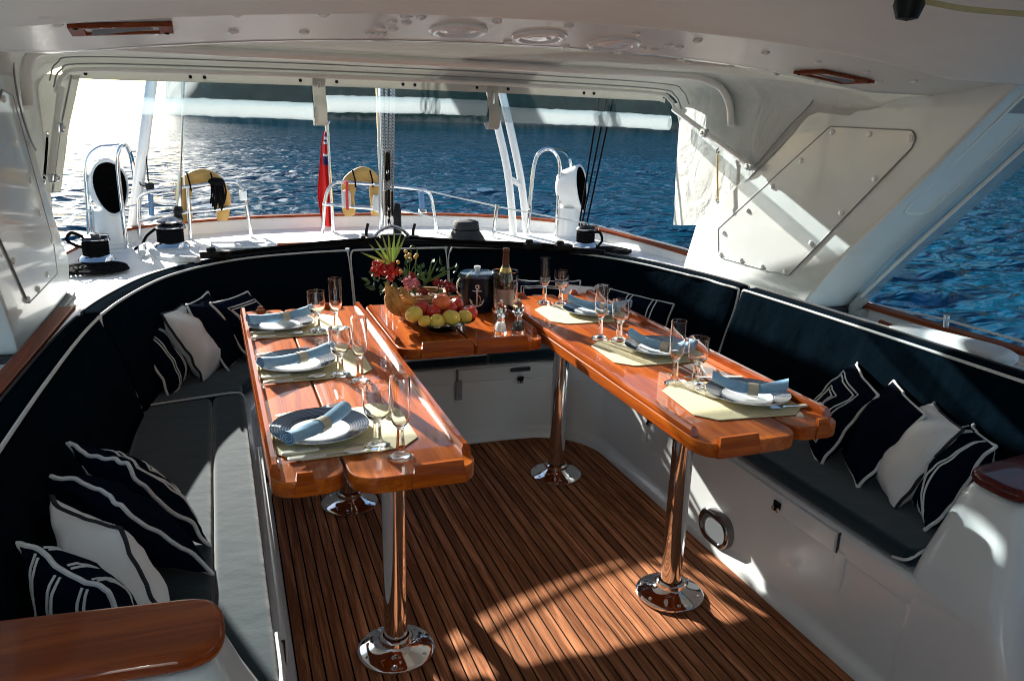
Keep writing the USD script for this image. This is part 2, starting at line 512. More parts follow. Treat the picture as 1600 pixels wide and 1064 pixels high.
# dinner plate: white well, navy rim with fine pale rings (by distance from the plate's own centre)
mixed("plate_rim", {"tc": ("texture_coordinate", {}), "mp": ("mapping", {"scale": (1, 1, 0)}), "l": ("vector_math", {"math_type": "length"}), "s": ("math", {"math_type": "multiply", "value2": 900.0}), "c": ("math", {"math_type": "sine"}),
                    "r": ("rgb_ramp", {"ramp": [(0, (.008, .018, .040)), (.80, (.008, .018, .040)), (.97, (.13, .17, .21)), (1, (.13, .17, .21))]}), "p": ("principled_bsdf", {"roughness": .06, "specular_ior_level": .4})},
      [("tc.object", "mp.vector"), ("mp.vector", "l.vector1"), ("l.value", "s.value1"), ("s.value", "c.value1"), ("c.value", "r.fac"), ("r.color", "p.base_color")], "p.BSDF")
# mooring-type rope with a dark fleck
mixed("fleck_rope", {"tc": ("texture_coordinate", {}), "w": ("wave_texture", {"wave_type": "bands", "bands_direction": "diagonal", "scale": 34, "distortion": .6}), "r": ("rgb_ramp", {"ramp": [(.0, (.5, .52, .52)), (.74, (.55, .56, .55)), (.84, (.05, .06, .07)), (1, (.03, .04, .05))]}),
                     "p": ("principled_bsdf", {"roughness": .8})}, [("tc.object", "w.vector"), ("w.fac", "r.fac"), ("r.color", "p.base_color")], "p.BSDF")
# sea: dark, glossy, with fine ripples on the modelled waves
mixed("sea", {"g": ("geometry", {}), "mp": ("mapping", {"scale": (.8, 1.5, 1), "rotation": (0, 0, .25)}), "n1": ("noise_texture", {"scale": 1.35, "detail": 2.6, "roughness": .42, "distortion": .6}),
              "n2": ("noise_texture", {"scale": .16, "detail": 3}), "b2": ("bump", {"distance": .5, "strength": 1.0}), "b1": ("bump", {"distance": .42, "strength": 1.0}),
              "wm": ("mapping", {"scale": (.016, .055, 1), "rotation": (0, 0, .35)}), "wn": ("noise_texture", {"scale": 1.0, "detail": 3, "distortion": .8}), "wr": ("map_range", {"from_min": .35, "from_max": .65, "to_min": .55, "to_max": 1.1, "clamp": True}), "fl": ("vector_math", {"math_type": "length"}), "fr": ("map_range", {"from_min": 50.0, "from_max": 190.0, "to_min": 1.0, "to_max": .22, "clamp": True}), "fm": ("math", {"math_type": "multiply"}),
              "p": ("principled_bsdf", {"base_color": (.0004, .042, .088), "roughness": .03, "ior": 1.34, "specular_tint": (.5, .92, 1.0)})},
      [("g.position", "mp.vector"), ("mp.vector", "n1.vector"), ("mp.vector", "n2.vector"), ("n2.fac", "b2.height"), ("b2.normal", "b1.normal"), ("n1.fac", "b1.height"), ("b1.normal", "p.normal"),
       ("g.position", "wm.vector"), ("wm.vector", "wn.vector"), ("wn.fac", "wr.value"), ("g.position", "fl.vector1"), ("fl.value", "fr.value"), ("wr.result", "fm.value1"), ("fr.result", "fm.value2"), ("fm.value", "b1.strength"), ("fr.result", "b2.strength")], "p.BSDF")
mixed("hill", {"g": ("geometry", {}), "n": ("noise_texture", {"scale": .11, "detail": 7, "roughness": .7}), "r": ("rgb_ramp", {"ramp": [(.3, (.010, .028, .022)), (.55, (.025, .055, .035)), (.75, (.07, .085, .06))]}),
               "x": ("separate_xyz", {}), "n2": ("noise_texture", {"scale": .3, "detail": 5}), "ad": ("math", {"math_type": "multiply_add", "value2": -9.0}), "mr": ("map_range", {"from_min": -3.0, "from_max": -5.5, "clamp": True}),
               "mx": ("mix_color", {"a": (.02, .04, .03), "b": (.20, .18, .14)}), "p": ("principled_bsdf", {"roughness": .9})},
      [("g.position", "n.vector"), ("g.position", "n2.vector"), ("g.position", "x.vector"), ("n2.fac", "ad.value1"), ("x.z", "ad.value3"), ("ad.value", "mr.value"), ("mr.result", "mx.fac"), ("n.fac", "r.fac"), ("r.color", "mx.a"), ("mx.result", "p.base_color")], "p.BSDF")

# ------------------------------------------------------------------ sea, far shore
SEA_Z = -1.05


def build_sea():
    fine = np.radians(np.linspace(-42, 62, 640))
    rest = np.radians(np.linspace(62, 318, 90))[1:-1]
    th = np.concatenate([fine, rest])
    r = np.concatenate([[0.0], np.geomspace(2.5, 60, 330), np.geomspace(62, 420, 110), np.geomspace(450, 9000, 12)])
    T, Rr = np.meshgrid(th, r)
    X, Y = Rr * np.sin(T), Rr * np.cos(T)
    Z = np.zeros_like(X)
    g = np.random.default_rng(3)
    for k in range(46):
        lam = math.exp(g.uniform(math.log(.40), math.log(2.4)))
        a = math.radians(g.normal(12, 34))
        kx, ky = 2 * PI / lam * math.sin(a), 2 * PI / lam * math.cos(a)
        amp = .0088 * lam ** .9
        fade = np.clip(1.5 - Rr * .03 / lam, 0, 1)
        ph = kx * X + ky * Y + g.uniform(0, 6.28)
        Z += amp * fade * (np.sin(ph) + .25 * np.sin(2 * ph + .6))
    Z *= .35 + 1.1 * meshkit.fbm(np.stack([X * .09, Y * .06, 0 * X], -1), 2, 5)
    P = np.stack([X, Y, Z + SEA_Z], -1)
    P = np.concatenate([P, P[:, :1]], 1)
    return grid(P, flip=True)


obj("sea", build_sea(), "sea", kind="structure", smooth=True)


def build_hill():
    az = np.radians(np.linspace(-3.2, 95, 420))
    u = np.linspace(0, 1, 46)
    A, U = np.meshgrid(az, u)
    shore = 345 + 40 * np.sin(A * 3.1 + .4) + 26 * (meshkit.fbm(np.stack([A * 9, 0 * A, 0 * A], -1), 3, 2) - .5)
    rise = np.clip((A - math.radians(-3.2)) / .10, 0, 1) ** .7
    Rr = shore + U * 330
    h = rise * (210 + 50 * meshkit.fbm(np.stack([A * 5, 0 * A, 0 * A], -1), 3, 8)) * U ** .8
    X, Y = Rr * np.sin(A), Rr * np.cos(A)
    h = h + (U > 0) * 9 * (meshkit.fbm(np.stack([X * .09, Y * .09, h * .05], -1), 4, 3) - .35) * np.minimum(1, U * 12)
    return grid(np.stack([X, Y, SEA_Z - .4 + h], -1))


obj("hills", build_hill(), "hill", kind="structure", smooth=40)


# ------------------------------------------------------------------ plan curves of the cockpit
def mirror_curve(half):
    h = cr(np.array(half, float), 10)
    return np.vstack([h[::-1] * [-1, 1], h[1:]][::-1]) if False else np.vstack([h * [1, 1], (h[::-1] * [-1, 1])[1:]])


COAM = mirror_curve([(1.385, .5), (1.387, 1.0), (1.385, 1.6), (1.375, 2.3), (1.345, 2.95), (1.275, 3.4), (1.12, 3.85), (.84, 4.18), (.46, 4.33), (0, 4.37)])  # right front -> aft -> left front


def offset(curve, d):
    """Moved outwards (away from the cockpit) by d."""
    t = np.gradient(curve, axis=0)
    t /= np.linalg.norm(t, axis=1, keepdims=True)
    return curve + np.stack([t[:, 1], -t[:, 0]], 1) * d


def upath(o, n=14):
    """Foot of the seat fronts, o metres outwards of the edge of the floor; right front -> aft -> left front."""
    xh, ya, r = .775 + o, 3.425 + o, .30 + o
    pts = [(xh, y) for y in np.linspace(1.16, ya - r, 16)[:-1]]
    pts += [(xh - r + r * math.cos(a), ya - r + r * math.sin(a)) for a in np.linspace(0, PI / 2, n)]
    pts += [(x, ya + .012 * math.cos(x / xh * PI / 2)) for x in np.linspace(xh - r, -(xh - r), 14)[1:-1]]
    pts += [(-xh + r - r * math.sin(a), ya - r + r * math.cos(a)) for a in np.linspace(0, PI / 2, n)]
    pts += [(-xh, y) for y in np.linspace(ya - r, 1.16, 16)[1:]]
    return np.array(pts)


def resample(c, n):
    d = np.concatenate([[0], np.cumsum(np.linalg.norm(np.diff(c, axis=0), axis=1))])
    s = np.linspace(0, d[-1], n)
    return np.stack([np.interp(s, d, c[:, k]) for k in range(c.shape[1])], 1)


def level(c, z):
    return np.column_stack([c, np.full(len(c), z)])


# ------------------------------------------------------------------ floor: teak planks over black caulking
floor = thing("floor", None, None, (0, 0, 0), kind="structure")
fl = Polygon(np.vstack([[(.779, -.5)], upath(.004), [(-.779, -.5)]]))
obj("caulking", slab(np.array(fl.exterior.coords)[:-1], -.03, -.0025, 0), "caulk", floor)
pitch = .0388
k0 = int(math.ceil(.78 / pitch))
for k in range(-k0, k0):
    x = k * pitch + .003
    g = sbox(x + .0026, -.3, x + pitch - .0026, 3.6).intersection(fl)
    if g.is_empty or g.area < .002 or g.geom_type != "Polygon":
        continue
    c = np.array(g.simplify(.0008).exterior.coords)[:-1]
    zt = rng.uniform(-.0004, .0004)
    obj("plank", slab(c, -.012, zt, .0004, 1), f"plank_{'abcd'[rng.integers(4)]}", floor)

# ------------------------------------------------------------------ white cockpit moulding: seat fronts, seat tops, coaming, deck
well = thing("cockpit_moulding", None, None, (0, 0, 0), kind="structure")
prof = [(0, -.03), (0, .0), (.004, .018), (.014, .032), (.030, .042), (.036, .06), (.052, .30), (.054, .305), (.046, .31), (.046, .372), (.052, .384), (.064, .388), (.10, .388)]
seat_front = [level(upath(o), z) for o, z in prof]
obj("seat_front", grid(np.array(seat_front)), "gelcoat", well, smooth=50)
n = len(upath(0))
inner, outer = upath(.10), resample(offset(COAM, .0), n)
obj("seat_top", grid(np.array([level(inner * (1 - t) + outer * t, .388) for t in np.linspace(0, 1, 5)])), "gelcoat", well)
back = [level(offset(COAM, o), z) for o, z in ((-.02, .38), (.092, .80), (.096, .815), (.105, .824), (.12, .828), (.150, .828), (.160, .823), (.166, .805), (.178, .755))]
obj("coaming", grid(np.array(back)), "gelcoat", well, smooth=50)
# locker lids with their drip slots
for sgn in (1, -1):
    y0, y1 = 1.625, 2.83
    for yy in (y0, y1):
        obj("drain_channel", rbox((sgn * (.8255 + .0), yy, .255), (.016, .040, .135), .004), "gelcoat_trim", well)
    lid = [(y0 + .02, .3115), (y1 - .02, .3115), (y1 - .02, .378), (y0 + .02, .378)]
    obj("locker_lid", xprism(lid, min(sgn * .8095, sgn * .826), max(sgn * .8095, sgn * .826), .004), "gelcoat", well)
    for yy in (1.66, 2.79):
        obj("lid_seam", rbox((sgn * .8205, 1.640 if yy < 2 else 2.815, .345), (.010, .006, .068), .001), "seal_dark", well)
al = np.array([(x, 3.425 + .046 + .012 * math.cos(x / .82 * PI / 2)) for x in np.linspace(.145, .705, 14)])
obj("locker_lid", slab(np.vstack([al + [0, -.008], al[::-1] + [0, .004]]), .3115, .378, .004), "gelcoat", well)
for sx in (.145, .80):
    obj("drain_channel", rbox((sx if sx < .5 else .70, 3.475, .275), (.034, .016, .10), .004), "grey_recess", well)
obj("lid_seam", rbox((.135, 3.474, .345), (.006, .006, .075), .001), "seal_dark", well)
obj("lid_seam", rbox((.715, 3.474, .345), (.006, .006, .075), .001), "seal_dark", well)

# deck around the cockpit and the hull below it
hull_half = np.array([(1.78, -1.2), (1.86, .5), (1.88, 1.8), (1.86, 3.0), (1.78, 4.2), (1.66, 5.0), (1.42, 5.58), (.9, 5.9), (.4, 6.0), (0, 6.02)])
HULL = mirror_curve(hull_half)
deck = thing("deck", None, None, (0, 0, 0), kind="structure")
n = len(HULL)
dz = lambda c: np.column_stack([c, .765 - .012 * np.clip(c[:, 1] - 4.2, 0, 3) - .02 * (c[:, 0] / 1.8) ** 2])
inn = resample(offset(COAM, .17), n)
rows = [dz(inn * (1 - t) + HULL * t) for t in np.linspace(0, 1, 9)]
rows += [HULL_ := np.column_stack([offset(HULL, .02), rows[-1][:, 2] - .03]), np.column_stack([offset(HULL, .02), np.full(n, .2)]), np.column_stack([offset(HULL, -.12), np.full(n, -1.2)])]
obj("deck_plate", grid(np.array(rows)), "gelcoat_deck", deck, smooth=40)
# bulwark with teak cap round the stern
cap = HULL[np.where(HULL[:, 1] > 1.2)[0]]
bz = np.clip((cap[:, 1] - 3.8) / 1.6, 0, 1)
cz = dz(cap)[:, 2]
hgt = .035 + .045 * bz
sec = [(-.03, -.01), (-.022, 1), (.012, 1), (.012, -.01)]
obj("bulwark", grid(np.array([np.column_stack([offset(cap, o), cz + (hgt if h else -.01)]) for o, h in ((-.035, 0), (-.022, 1), (.012, 1), (.016, 0))])), "gelcoat_deck", deck, smooth=False)
obj("toe_rail", grid(np.array([np.column_stack([offset(cap, o), cz + hgt + h]) for o, h in ((-.034, .001), (-.036, .018), (.022, .018), (.022, .001))])), "trim_wood", deck, smooth=False)

# ------------------------------------------------------------------ hard top
def za(x):
    return -.056 * (np.minimum(np.abs(x), 1.22) / 1.06) ** 2.2


roof = thing("hardtop_roof", None, None, (0, 0, 0), kind="structure")
xs = np.linspace(-1.76, 1.76, 61)


def strip(rows_yz, name, m, thick=0, smooth=40):
    return obj(name, grid(np.array([[(x, y + c * abs(x) ** 2, z + za(x) * k) for x in xs] for y, z, k, c in rows_yz]), flip=True, thick=0), m, roof, smooth=smooth)


strip([(-1.4, 1.92, .8, 0), (.3, 1.90, .8, 0), (1.0, 1.862, .9, 0), (1.5, 1.830, 1, .02), (1.76, 1.808, 1, .03), (1.805, 1.799, 1, .035), (1.822, 1.7945, 1, .035), (1.838, 1.795, 1, .035), (1.850, 1.7975, 1, .035)], "ceiling", "headliner")
strip([(1.850, 1.798, 1, .035), (1.862, 1.8000, 1, .035), (2.00, 1.7848, 1, .035), (2.14, 1.7694, 1, .035), (2.152, 1.7665, 1, .035)], "trim_band", "gelcoat_trim")
strip([(2.152, 1.7660, 1, .035), (2.165, 1.7630, 1, .035), (2.19, 1.766, 1, .035), (2.215, 1.80, 1, .035), (2.23, 1.93, 1, .035), (2.2, 1.99, 1, 0), (1, 2.04, 1, 0), (-1.4, 2.04, 1, 0)], "roof_shell", "gelcoat")
bpx = [(447 / 1.97, 45 / 1.97), (728 / 1.97, 42 / 1.97), (996 / 1.97, 43 / 1.97), (245 / 1.97, 101 / 1.97), (490 / 1.97, 98 / 1.97), (718 / 1.97, 97 / 1.97), (937 / 1.97, 98 / 1.97), (175 / 1.97, 72 / 1.97), (130 / 1.97, 47 / 1.97)]
bpx += [(500 + a / 2.66, b / 2.66) for a, b in ((355, 68), (420, 70), (300, 90), (360, 93), (250, 116), (306, 120), (206, 140), (260, 142), (736, 88), (1034, 108), (1312, 138), (1570, 168), (780, 172), (1020, 190), (1450, 186), (1495, 194), (1340, 200), (1390, 205), (1240, 214), (1500, 244), (1525, 255))]
bpx += [(1000 + a / 2.128, b / 2.128) for a, b in ((418, 174), (590, 206), (754, 238), (303, 218), (453, 245), (795, 271), (911, 269), (587, 270))]


def on_roof(px, py, dz_=0.0):
    """Where a direction meets the arched underside of the trim band."""
    d = ROT @ np.array([(px - 800) / F_PX, (py - 532) / F_PX, 1.0])
    for t in np.arange(.8, 4.2, .002):
        p = EYE + d * t
        if p[2] > 1.8000 - .11 * (p[1] - 1.862 - .035 * p[0] ** 2) + za(p[0]) + dz_:
            break
    return p


for px, py in bpx:
    p = on_roof(px, py)
    if abs(p[0]) < 1.7 and 1.5 < p[1] < 2.5:
        obj("fastener_cap", bolt(p, (0, -.11, -1), .0125, .008), "plastic_white", roof)
# seams across the trim band
for a, b in (((645, 25), (594, 55)), ((1098, 60), (1022, 78))):
    p0, p1 = on_roof(*a, .001), on_roof(*b, .001)
    obj("band_seam", tube([p0, (p0 + p1) / 2 + [0, 0, .002], p1], .0025, 6), "grey_recess", roof)

# cabin bulkhead at the forward end of the cockpit, behind the viewer, with its dark companionway
bh = thing("cabin_bulkhead", None, None, (0, 0, 0), kind="structure")
for x0, x1, z0, z1 in ((-1.9, -1.25, 0, 1.95), (-.45, 1.9, 0, 1.95), (-1.25, -.45, 1.85, 1.95)):
    obj("panel", rbox(((x0 + x1) / 2, -1.1, (z0 + z1) / 2), (x1 - x0, .08, z1 - z0), .01), "gelcoat", bh)
obj("companionway", rbox((-.85, -1.9, .95), (1.0, 1.4, 2.0), .02), "seal_dark", bh)

# downlights
SHEAR = np.array([[1, 0, 0, 0], [0, 1, 0, 0], [0, -.11, 1, 0], [0, 0, 0, 1.0]])
names = ["round white ceiling light on the trim band, leftmost of the three", "round white ceiling light on the trim band, middle of the three", "round white ceiling light on the trim band, rightmost of the three"]
for i, (px, py) in enumerate(((716, 47), (843, 57), (959, 68))):
    p = on_roof(px, py)
    if i == 0:
        l0 = local_thing("ceiling_light", names[0], "ceiling light", p, group="round lights in the roof trim")
        obj("bezel", lathe([(.0745, .004), (.0745, -.004), (.071, -.0085), (.064, -.0105), (.056, -.010), (.0535, -.006), (.052, .0)], 40).apply_transform(SHEAR), "plastic_white", l0)
        obj("diffuser", lathe([(.0001, -.0075), (.028, -.0075), (.030, -.0055), (.046, -.0050), (.0515, -.002), (.0515, .002)], 32).apply_transform(SHEAR), "plastic_white", l0)
        obj("switch", rbox((0, -.064, -.011), (.012, .008, .006), .002), "plastic_white", l0)
    else:
        dup(l0, names[i], p)

# teak framed vents in the ceiling band
def ceiling_vent(corners, label):
    P = [on_roof(*c) for c in corners]
    c = np.mean(P, 0)
    t = thing("ceiling_vent", label, "vent", c, group="teak framed vents in the roof trim")
    dn = np.array([0, 0, -1.0])
    Q = [p + dn * .002 for p in P]
    q = [c + (p - c) * .72 + dn * .002 for p in P]
    for i in range(4):
        j = (i + 1) % 4
        v = np.array([Q[i], Q[j], q[j], q[i]])
        v2 = v + dn * .009
        m = loft([v, v2])
        obj("frame_side", m, "trim_wood", t, smooth=False)
    obj("screen", loft([np.array([c + (p - c) * .73 + dn * .001 for p in P]), np.array([c + (p - c) * .73 + dn * .006 for p in P])]), "plastic_white", t, smooth=False)
    obj("slat", loft([np.array([c + (p - c) * np.array([.6, .12, 1]) + dn * .006 for p in P]), np.array([c + (p - c) * np.array([.6, .10, 1]) + dn * .009 for p in P])]), "grey_recess", t, smooth=False)
    for i in (0, 2):
        obj("screw", bolt((Q[i] + q[i]) / 2 + dn * .010, dn, .005, .002), "black_metal", t)


ceiling_vent([(104, 36), (269, 33), (271, 45), (112, 49)], "long teak framed ceiling vent at the left end of the roof trim")
ceiling_vent([(1240, 110), (1287, 108), (1367, 125), (1316, 127)], "red-brown framed ceiling vent at the right end of the roof trim")

# hook with its strap under the ceiling at the top right
p = W(1423, -10, z=1.745)
hk = thing("ceiling_hook", "black knob with a yellow strap under the ceiling at top right", "hook", p)
obj("knob", lathe([(.0001, -.035), (.014, -.032), (.02, -.015), (.017, 0), (.012, .04), (.012, .06)], 16, p), "black_metal", hk)
obj("strap", tube(cr([p + [.02, .0, -.008], p + [.10, -.04, -.020], p + [.30, -.14, -.028], p + [.52, -.26, -.012]], 8), .004, 6), "cord_yellow", hk)

# ------------------------------------------------------------------ hard top pillars
PR = [(3.775, .770), (3.672, 1.057), (3.233, 1.361), (2.83, 1.705), (2.70, 1.82), (1.75, 1.82), (1.92, 1.715), (2.192, 1.42), (2.552, 1.053), (2.712, .849), (2.765, .770)]
PL = [(3.861, .770), (3.948, .905), (3.80, 1.06), (3.632, 1.259), (3.44, 1.578), (3.33, 1.74), (3.26, 1.82), (1.85, 1.82), (2.02, 1.715), (2.40, 1.42), (2.72, 1.053), (2.845, .849), (2.875, .770)]


def pillar(sgn, poly, label, panel_px, bolts_px, recess_px):
    X = 1.55 * sgn
    t = thing("hardtop_pillar", label, "pillar", (X, 3.0, .77))
    pr = round_poly(ccw(poly), [.03] * len(poly), 4)
    obj("column", xprism(pr, min(X, X + sgn * .31), max(X, X + sgn * .31), .018), "gelcoat", t, smooth=40)
    pp = np.array([W(a, b, x=X)[1:] for a, b in panel_px])
    pan = xprism(round_poly(ccw(pp), .02, 4), X - .004, X + .004, .0025)
    a = obj("access_panel", pan, "gelcoat", t)
    rim = np.vstack([round_poly(ccw(pp), .02, 4)])
    path = np.column_stack([np.full(len(rim), X - sgn * .0035), rim])
    obj("panel_joint", tube(path, .0028, 6, closed=True), "grey_recess", a)
    for px, py in bolts_px:
        q = W(px, py, x=X - sgn * .004)
        obj("bolt", bolt(q, (-sgn, 0, 0), .0125, .009), "plastic_white", a)
    if recess_px:
        # long slot in the forward face, which runs from the foot to the roof
        e0, e1 = np.array([1.92, 1.715]), np.array([2.552, 1.053])
        d = (e1 - e0) / np.linalg.norm(e1 - e0)
        nrm = np.array([0, -d[1] * -1, d[0] * -1]); nrm = np.array([0, d[1], -d[0]]); nrm = nrm if nrm[1] < 0 else -nrm
        o = np.array([X + sgn * .135, *e0]) + np.array([0, *d]) * .30
        ax = [np.array([1.0, 0, 0]), np.array([0, *d]), nrm]
        s = round_poly([(-.065, -.30), (.065, -.30), (.065, .34), (-.065, .34)], .05, 6)
        ring = [np.column_stack([ring2(ccw(s), i), np.full(len(s), z)]) for i, z in ((-.014, -.003), (-.010, .006), (.002, .007), (.006, .001), (.007, .0006))]
        obj("window_frame", turned(loft(ring, caps=False), ax, o), "gelcoat_trim", t)
        obj("window_pane", turned(slab(ring2(ccw(s), .006), .0005, .002, 0), ax, o), "grey_recess", t)
        fr = obj("foot", xprism([(2.74, .74), (3.70, .74), (3.70, .772), (2.74, .772)], min(X + sgn * .01, X + sgn * .25), max(X + sgn * .01, X + sgn * .25), .004), "seal_dark", t)
    else:
        obj("foot", xprism([(2.85, .735), (3.87, .735), (3.87, .772), (2.85, .772)], min(X - sgn * .02, X + sgn * .25), max(X - sgn * .02, X + sgn * .25), .004), "seal_dark", t)
    return t


c3 = lambda L: [(1000 + a / 2.128, b / 2.128) for a, b in L]
c1 = lambda L: [(a / 1.97, b / 1.97) for a, b in L]
pillar(1, PR, "slanted white hardtop pillar on the right with bolted access panel and long window slot",
       [(1298, 198), (1426, 204), (1432, 216), (1425, 232), (1232, 431), (1124, 401), (1123, 357)],
       c3([(640, 440), (763, 446), (900, 461), (536, 535), (440, 620), (358, 700), (278, 774), (268, 846), (336, 865), (406, 886), (482, 904), (569, 810), (669, 708), (780, 594)]), True)
pillar(-1, PL, "slanted white hardtop pillar at the left edge with bolted access panel",
       [(2, 140), (18, 150), (82, 382), (88, 428), (43, 474), (-40, 290)],
       c1([(10, 305), (47, 443), (92, 556), (122, 660), (158, 745), (143, 845), (115, 890), (85, 922), (40, 803)]), False)

# rolled-up clear side curtain hanging along the forward edge of the right pillar
def roll(pts, r, seed=0, n=14, wob=.28, flat=1.0):
    p = cr(pts, 8)
    t, A, B = frames(p)
    ang = np.arange(n) * 2 * PI / n
    nz = meshkit.noise(np.stack([np.repeat(np.arange(len(p)) * .35, n).reshape(-1, n), np.tile(np.cos(ang) * 1.3, (len(p), 1)), np.tile(np.sin(ang) * 1.3, (len(p), 1))], -1), seed)
    rr = r * (.92 + wob * nz)
    v = p[:, None] + rr[..., None] * (flat * np.cos(ang)[None, :, None] * A[:, None] + np.sin(ang)[None, :, None] * B[:, None])
    return loft(v)


rs = thing("rolled_side_curtain", "clear plastic side curtain rolled up along the forward edge of the right pillar", "curtain", W(1350, 470, x=1.83))
obj("rolled_sheet", roll([W(1342, 466, x=1.84), W(1394, 416, x=1.84), W(1484, 338, x=1.84), W(1594, 243, x=1.84), W(1700, 155, x=1.84)], .034, 3, 14, .3), "rolled_vinyl", rs)
obj("end_tie", roll([W(1352, 463, x=1.82), W(1338, 478, x=1.82), W(1336, 490, x=1.82), W(1350, 492, x=1.82)], .026, 4), "canvas", rs)
obj("track", tube([W(1330, 478, x=1.80), W(1440, 375, x=1.80), W(1700, 140, x=1.80)], .008, 8), "gelcoat_trim", rs)

# ------------------------------------------------------------------ canvas canopy (dodger) aft of the hard top
YD = 4.0
can = thing("canvas_canopy", "cream canvas canopy on a white tube frame behind the hardtop", "canopy", (0, 3.2, 1.8))
side_z = lambda y, s: np.interp(y, [2.3, 2.80, 3.23, 3.67, 4.0], [1.72, 1.66, 1.33, 1.03, .99]) if s > 0 else np.interp(y, [2.3, 3.25, 3.44, 3.63, 3.95, 4.0], [1.74, 1.74, 1.56, 1.24, .93, .92])


ZA = za


def section(y):
    top = np.interp(y, [2.10, 2.18, 2.24, 2.55, 3.2, 3.5, 3.8, YD], [1.86, 1.82, 1.772, 1.795, 1.824, 1.828, 1.80, 1.752])
    ka = np.interp(y, [2.3, 3.0, 3.5, YD], [1, .4, .12, .12])
    za = lambda x: ka * ZA(x)
    xw = np.interp(y, [2.2, 2.5, 3.2, YD], [1.70, 1.56, 1.535, 1.60])
    r = .17
    pts = []
    zc = top + za(xw - r) - r * .75
    sag = .006 * math.sin((y - 2.3) / 1.2 * PI) if y < 3.5 else 0
    zl, zr = min(side_z(y, -1), zc - .01), min(side_z(y, 1), zc - .01)
    pts += [(-xw - .01 * (1 - t), y, zl + (zc - zl) * t) for t in np.linspace(0, 1, 10)]
    pts += [(-xw + r * (1 - math.cos(a)), y, zc + (top + za(xw - r) - zc) * math.sin(a)) for a in np.linspace(0, PI / 2, 9)[1:]]
    pts += [(x, y, top + za(x) * 1.0 - sag) for x in np.linspace(-xw + r, xw - r, 42)[1:-1]]
    pts += [(xw - r * (1 - math.cos(a)), y, zc + (top + za(xw - r) - zc) * math.sin(a)) for a in np.linspace(PI / 2, 0, 9)]
    pts += [(xw + .01 * (1 - t), y, zr + (zc - zr) * t) for t in np.linspace(1, 0, 10)[1:]]
    return pts


CS = np.array([section(y) for y in np.concatenate([[2.10, 2.17, 2.21], np.linspace(2.26, 3.5, 23), np.linspace(3.55, YD, 9)])])
CS[..., 0] += .022 * (meshkit.fbm(CS * [2, 5, 2.2], 4, 4) - .5) * (np.abs(CS[..., 0]) > 1.45)
CS[1:, :, 2] += .010 * (meshkit.fbm(CS[1:] * [2, 5, 2], 3, 9) - .5)
obj("roof_cloth", grid(CS, thick=.004, flip=False), "canvas", can, smooth=60)
last = np.array(section(YD))
kk = np.where(np.abs(last[:, 0]) < 1.50)[0]
hd = last[kk]
obj("window_header", grid(np.array([hd + [0, .004, .0], hd + [0, .010, -.030], hd + [0, .010, -.058]]), thick=.005), "canvas", can)
for sgn, xp in ((-1, [(118, 118), (107, 170), (100, 205), (93, 260), (88, 300)]), (1, [(1060, 162), (1065, 190), (1070, 215), (1078, 290), (1085, 345)])):
    e = [W(a, b, y=YD + .006) for a, b in xp]
    e = cr(e, 5)
    obj("edge_binding", grid(np.array([e + [-sgn * .018, 0, 0], e + [sgn * .02, -.003, 0], np.column_stack([np.maximum(np.abs(e[:, 0]) + .03, 1.612) * sgn, e[:, 1] - .006, e[:, 2]])]), thick=.004), "canvas", can)
    obj("zip", tube(e + [sgn * .014, -.006, 0], .004, 6), "grey_recess", can)
# bows
A1 = [(-1.525, 3.40, 1.56), (-1.53, 3.44, 1.66), (-1.515, 3.50, 1.74), (-1.455, 3.545, 1.778), (-1.37, 3.55, 1.794), (-1.2, 3.55, 1.796), (-.6, 3.55, 1.797), (0, 3.55, 1.799)]
bow = cr(np.array(A1 + [(-x, y, z) for x, y, z in A1[:-1][::-1]]), 6)
obj("main_bow", tube(bow, .019, 12), "tube_white", can)
A2 = [(-1.51, 3.90, 1.62), (-1.48, 3.93, 1.69), (-1.36, 3.95, 1.722), (-.6, 3.955, 1.735), (0, 3.96, 1.738)]
bow2 = cr(np.array(A2 + [(-x, y, z) for x, y, z in A2[:-1][::-1]]), 6)
obj("aft_bow", tube(bow2, .011, 10), "tube_white", can)
obj("zip", tube(bow2 + [0, -.05, .022], .0035, 6), "grey_recess", can)
obj("zip", tube(bow2 + [0, -.12, .046], .003, 6), "grey_recess", can)
for sgn in (1, -1):
    s0 = np.array([sgn * 1.49, 3.90, 1.64]); s1 = np.array([sgn * 1.505, 3.36, 1.50]) if sgn < 0 else np.array([1.52, 3.20, 1.375])
    if sgn < 0:
        s1 = np.array([-1.525, 3.62, 1.29])
    st = obj("strut", tube([s0, (s0 + s1) / 2, s1], .015, 10), "tube_white", can)
    mid = s0 * .55 + s1 * .45
    obj("bracket", cat(rbox(mid + [-sgn * .01, 0, 0], (.03, .045, .045), .006), bolt(mid - [sgn * .022, 0, 0], (-sgn, 0, 0), .012, .012)), "steel", st)
    obj("bracket", cat(rbox(s1 + [-sgn * .01, 0, 0], (.03, .05, .035), .006), bolt(s1 - [sgn * .022, 0, 0], (-sgn, 0, 0), .014, .012)), "steel", st)
for pts in ([(74, 213), (72, 245), (69, 280)], [(1122, 237), (1121, 275), (1122, 314)]):
    sgn = 1 if pts[0][0] > 500 else -1
    q = [W(a, b, x=sgn * 1.52) for a, b in pts]
    tg = obj("strap", tube(cr(q, 6), .005, 8), "gold" if sgn > 0 else "black_rope", can)
    for e in (q[0], q[-1]):
        obj("hook", tube(cr([e + [0, 0, .016], e + [0, .012, .004], e + [0, 0, -.014], e + [0, -.010, 0]], 4), .005, 8), "steel", tg)
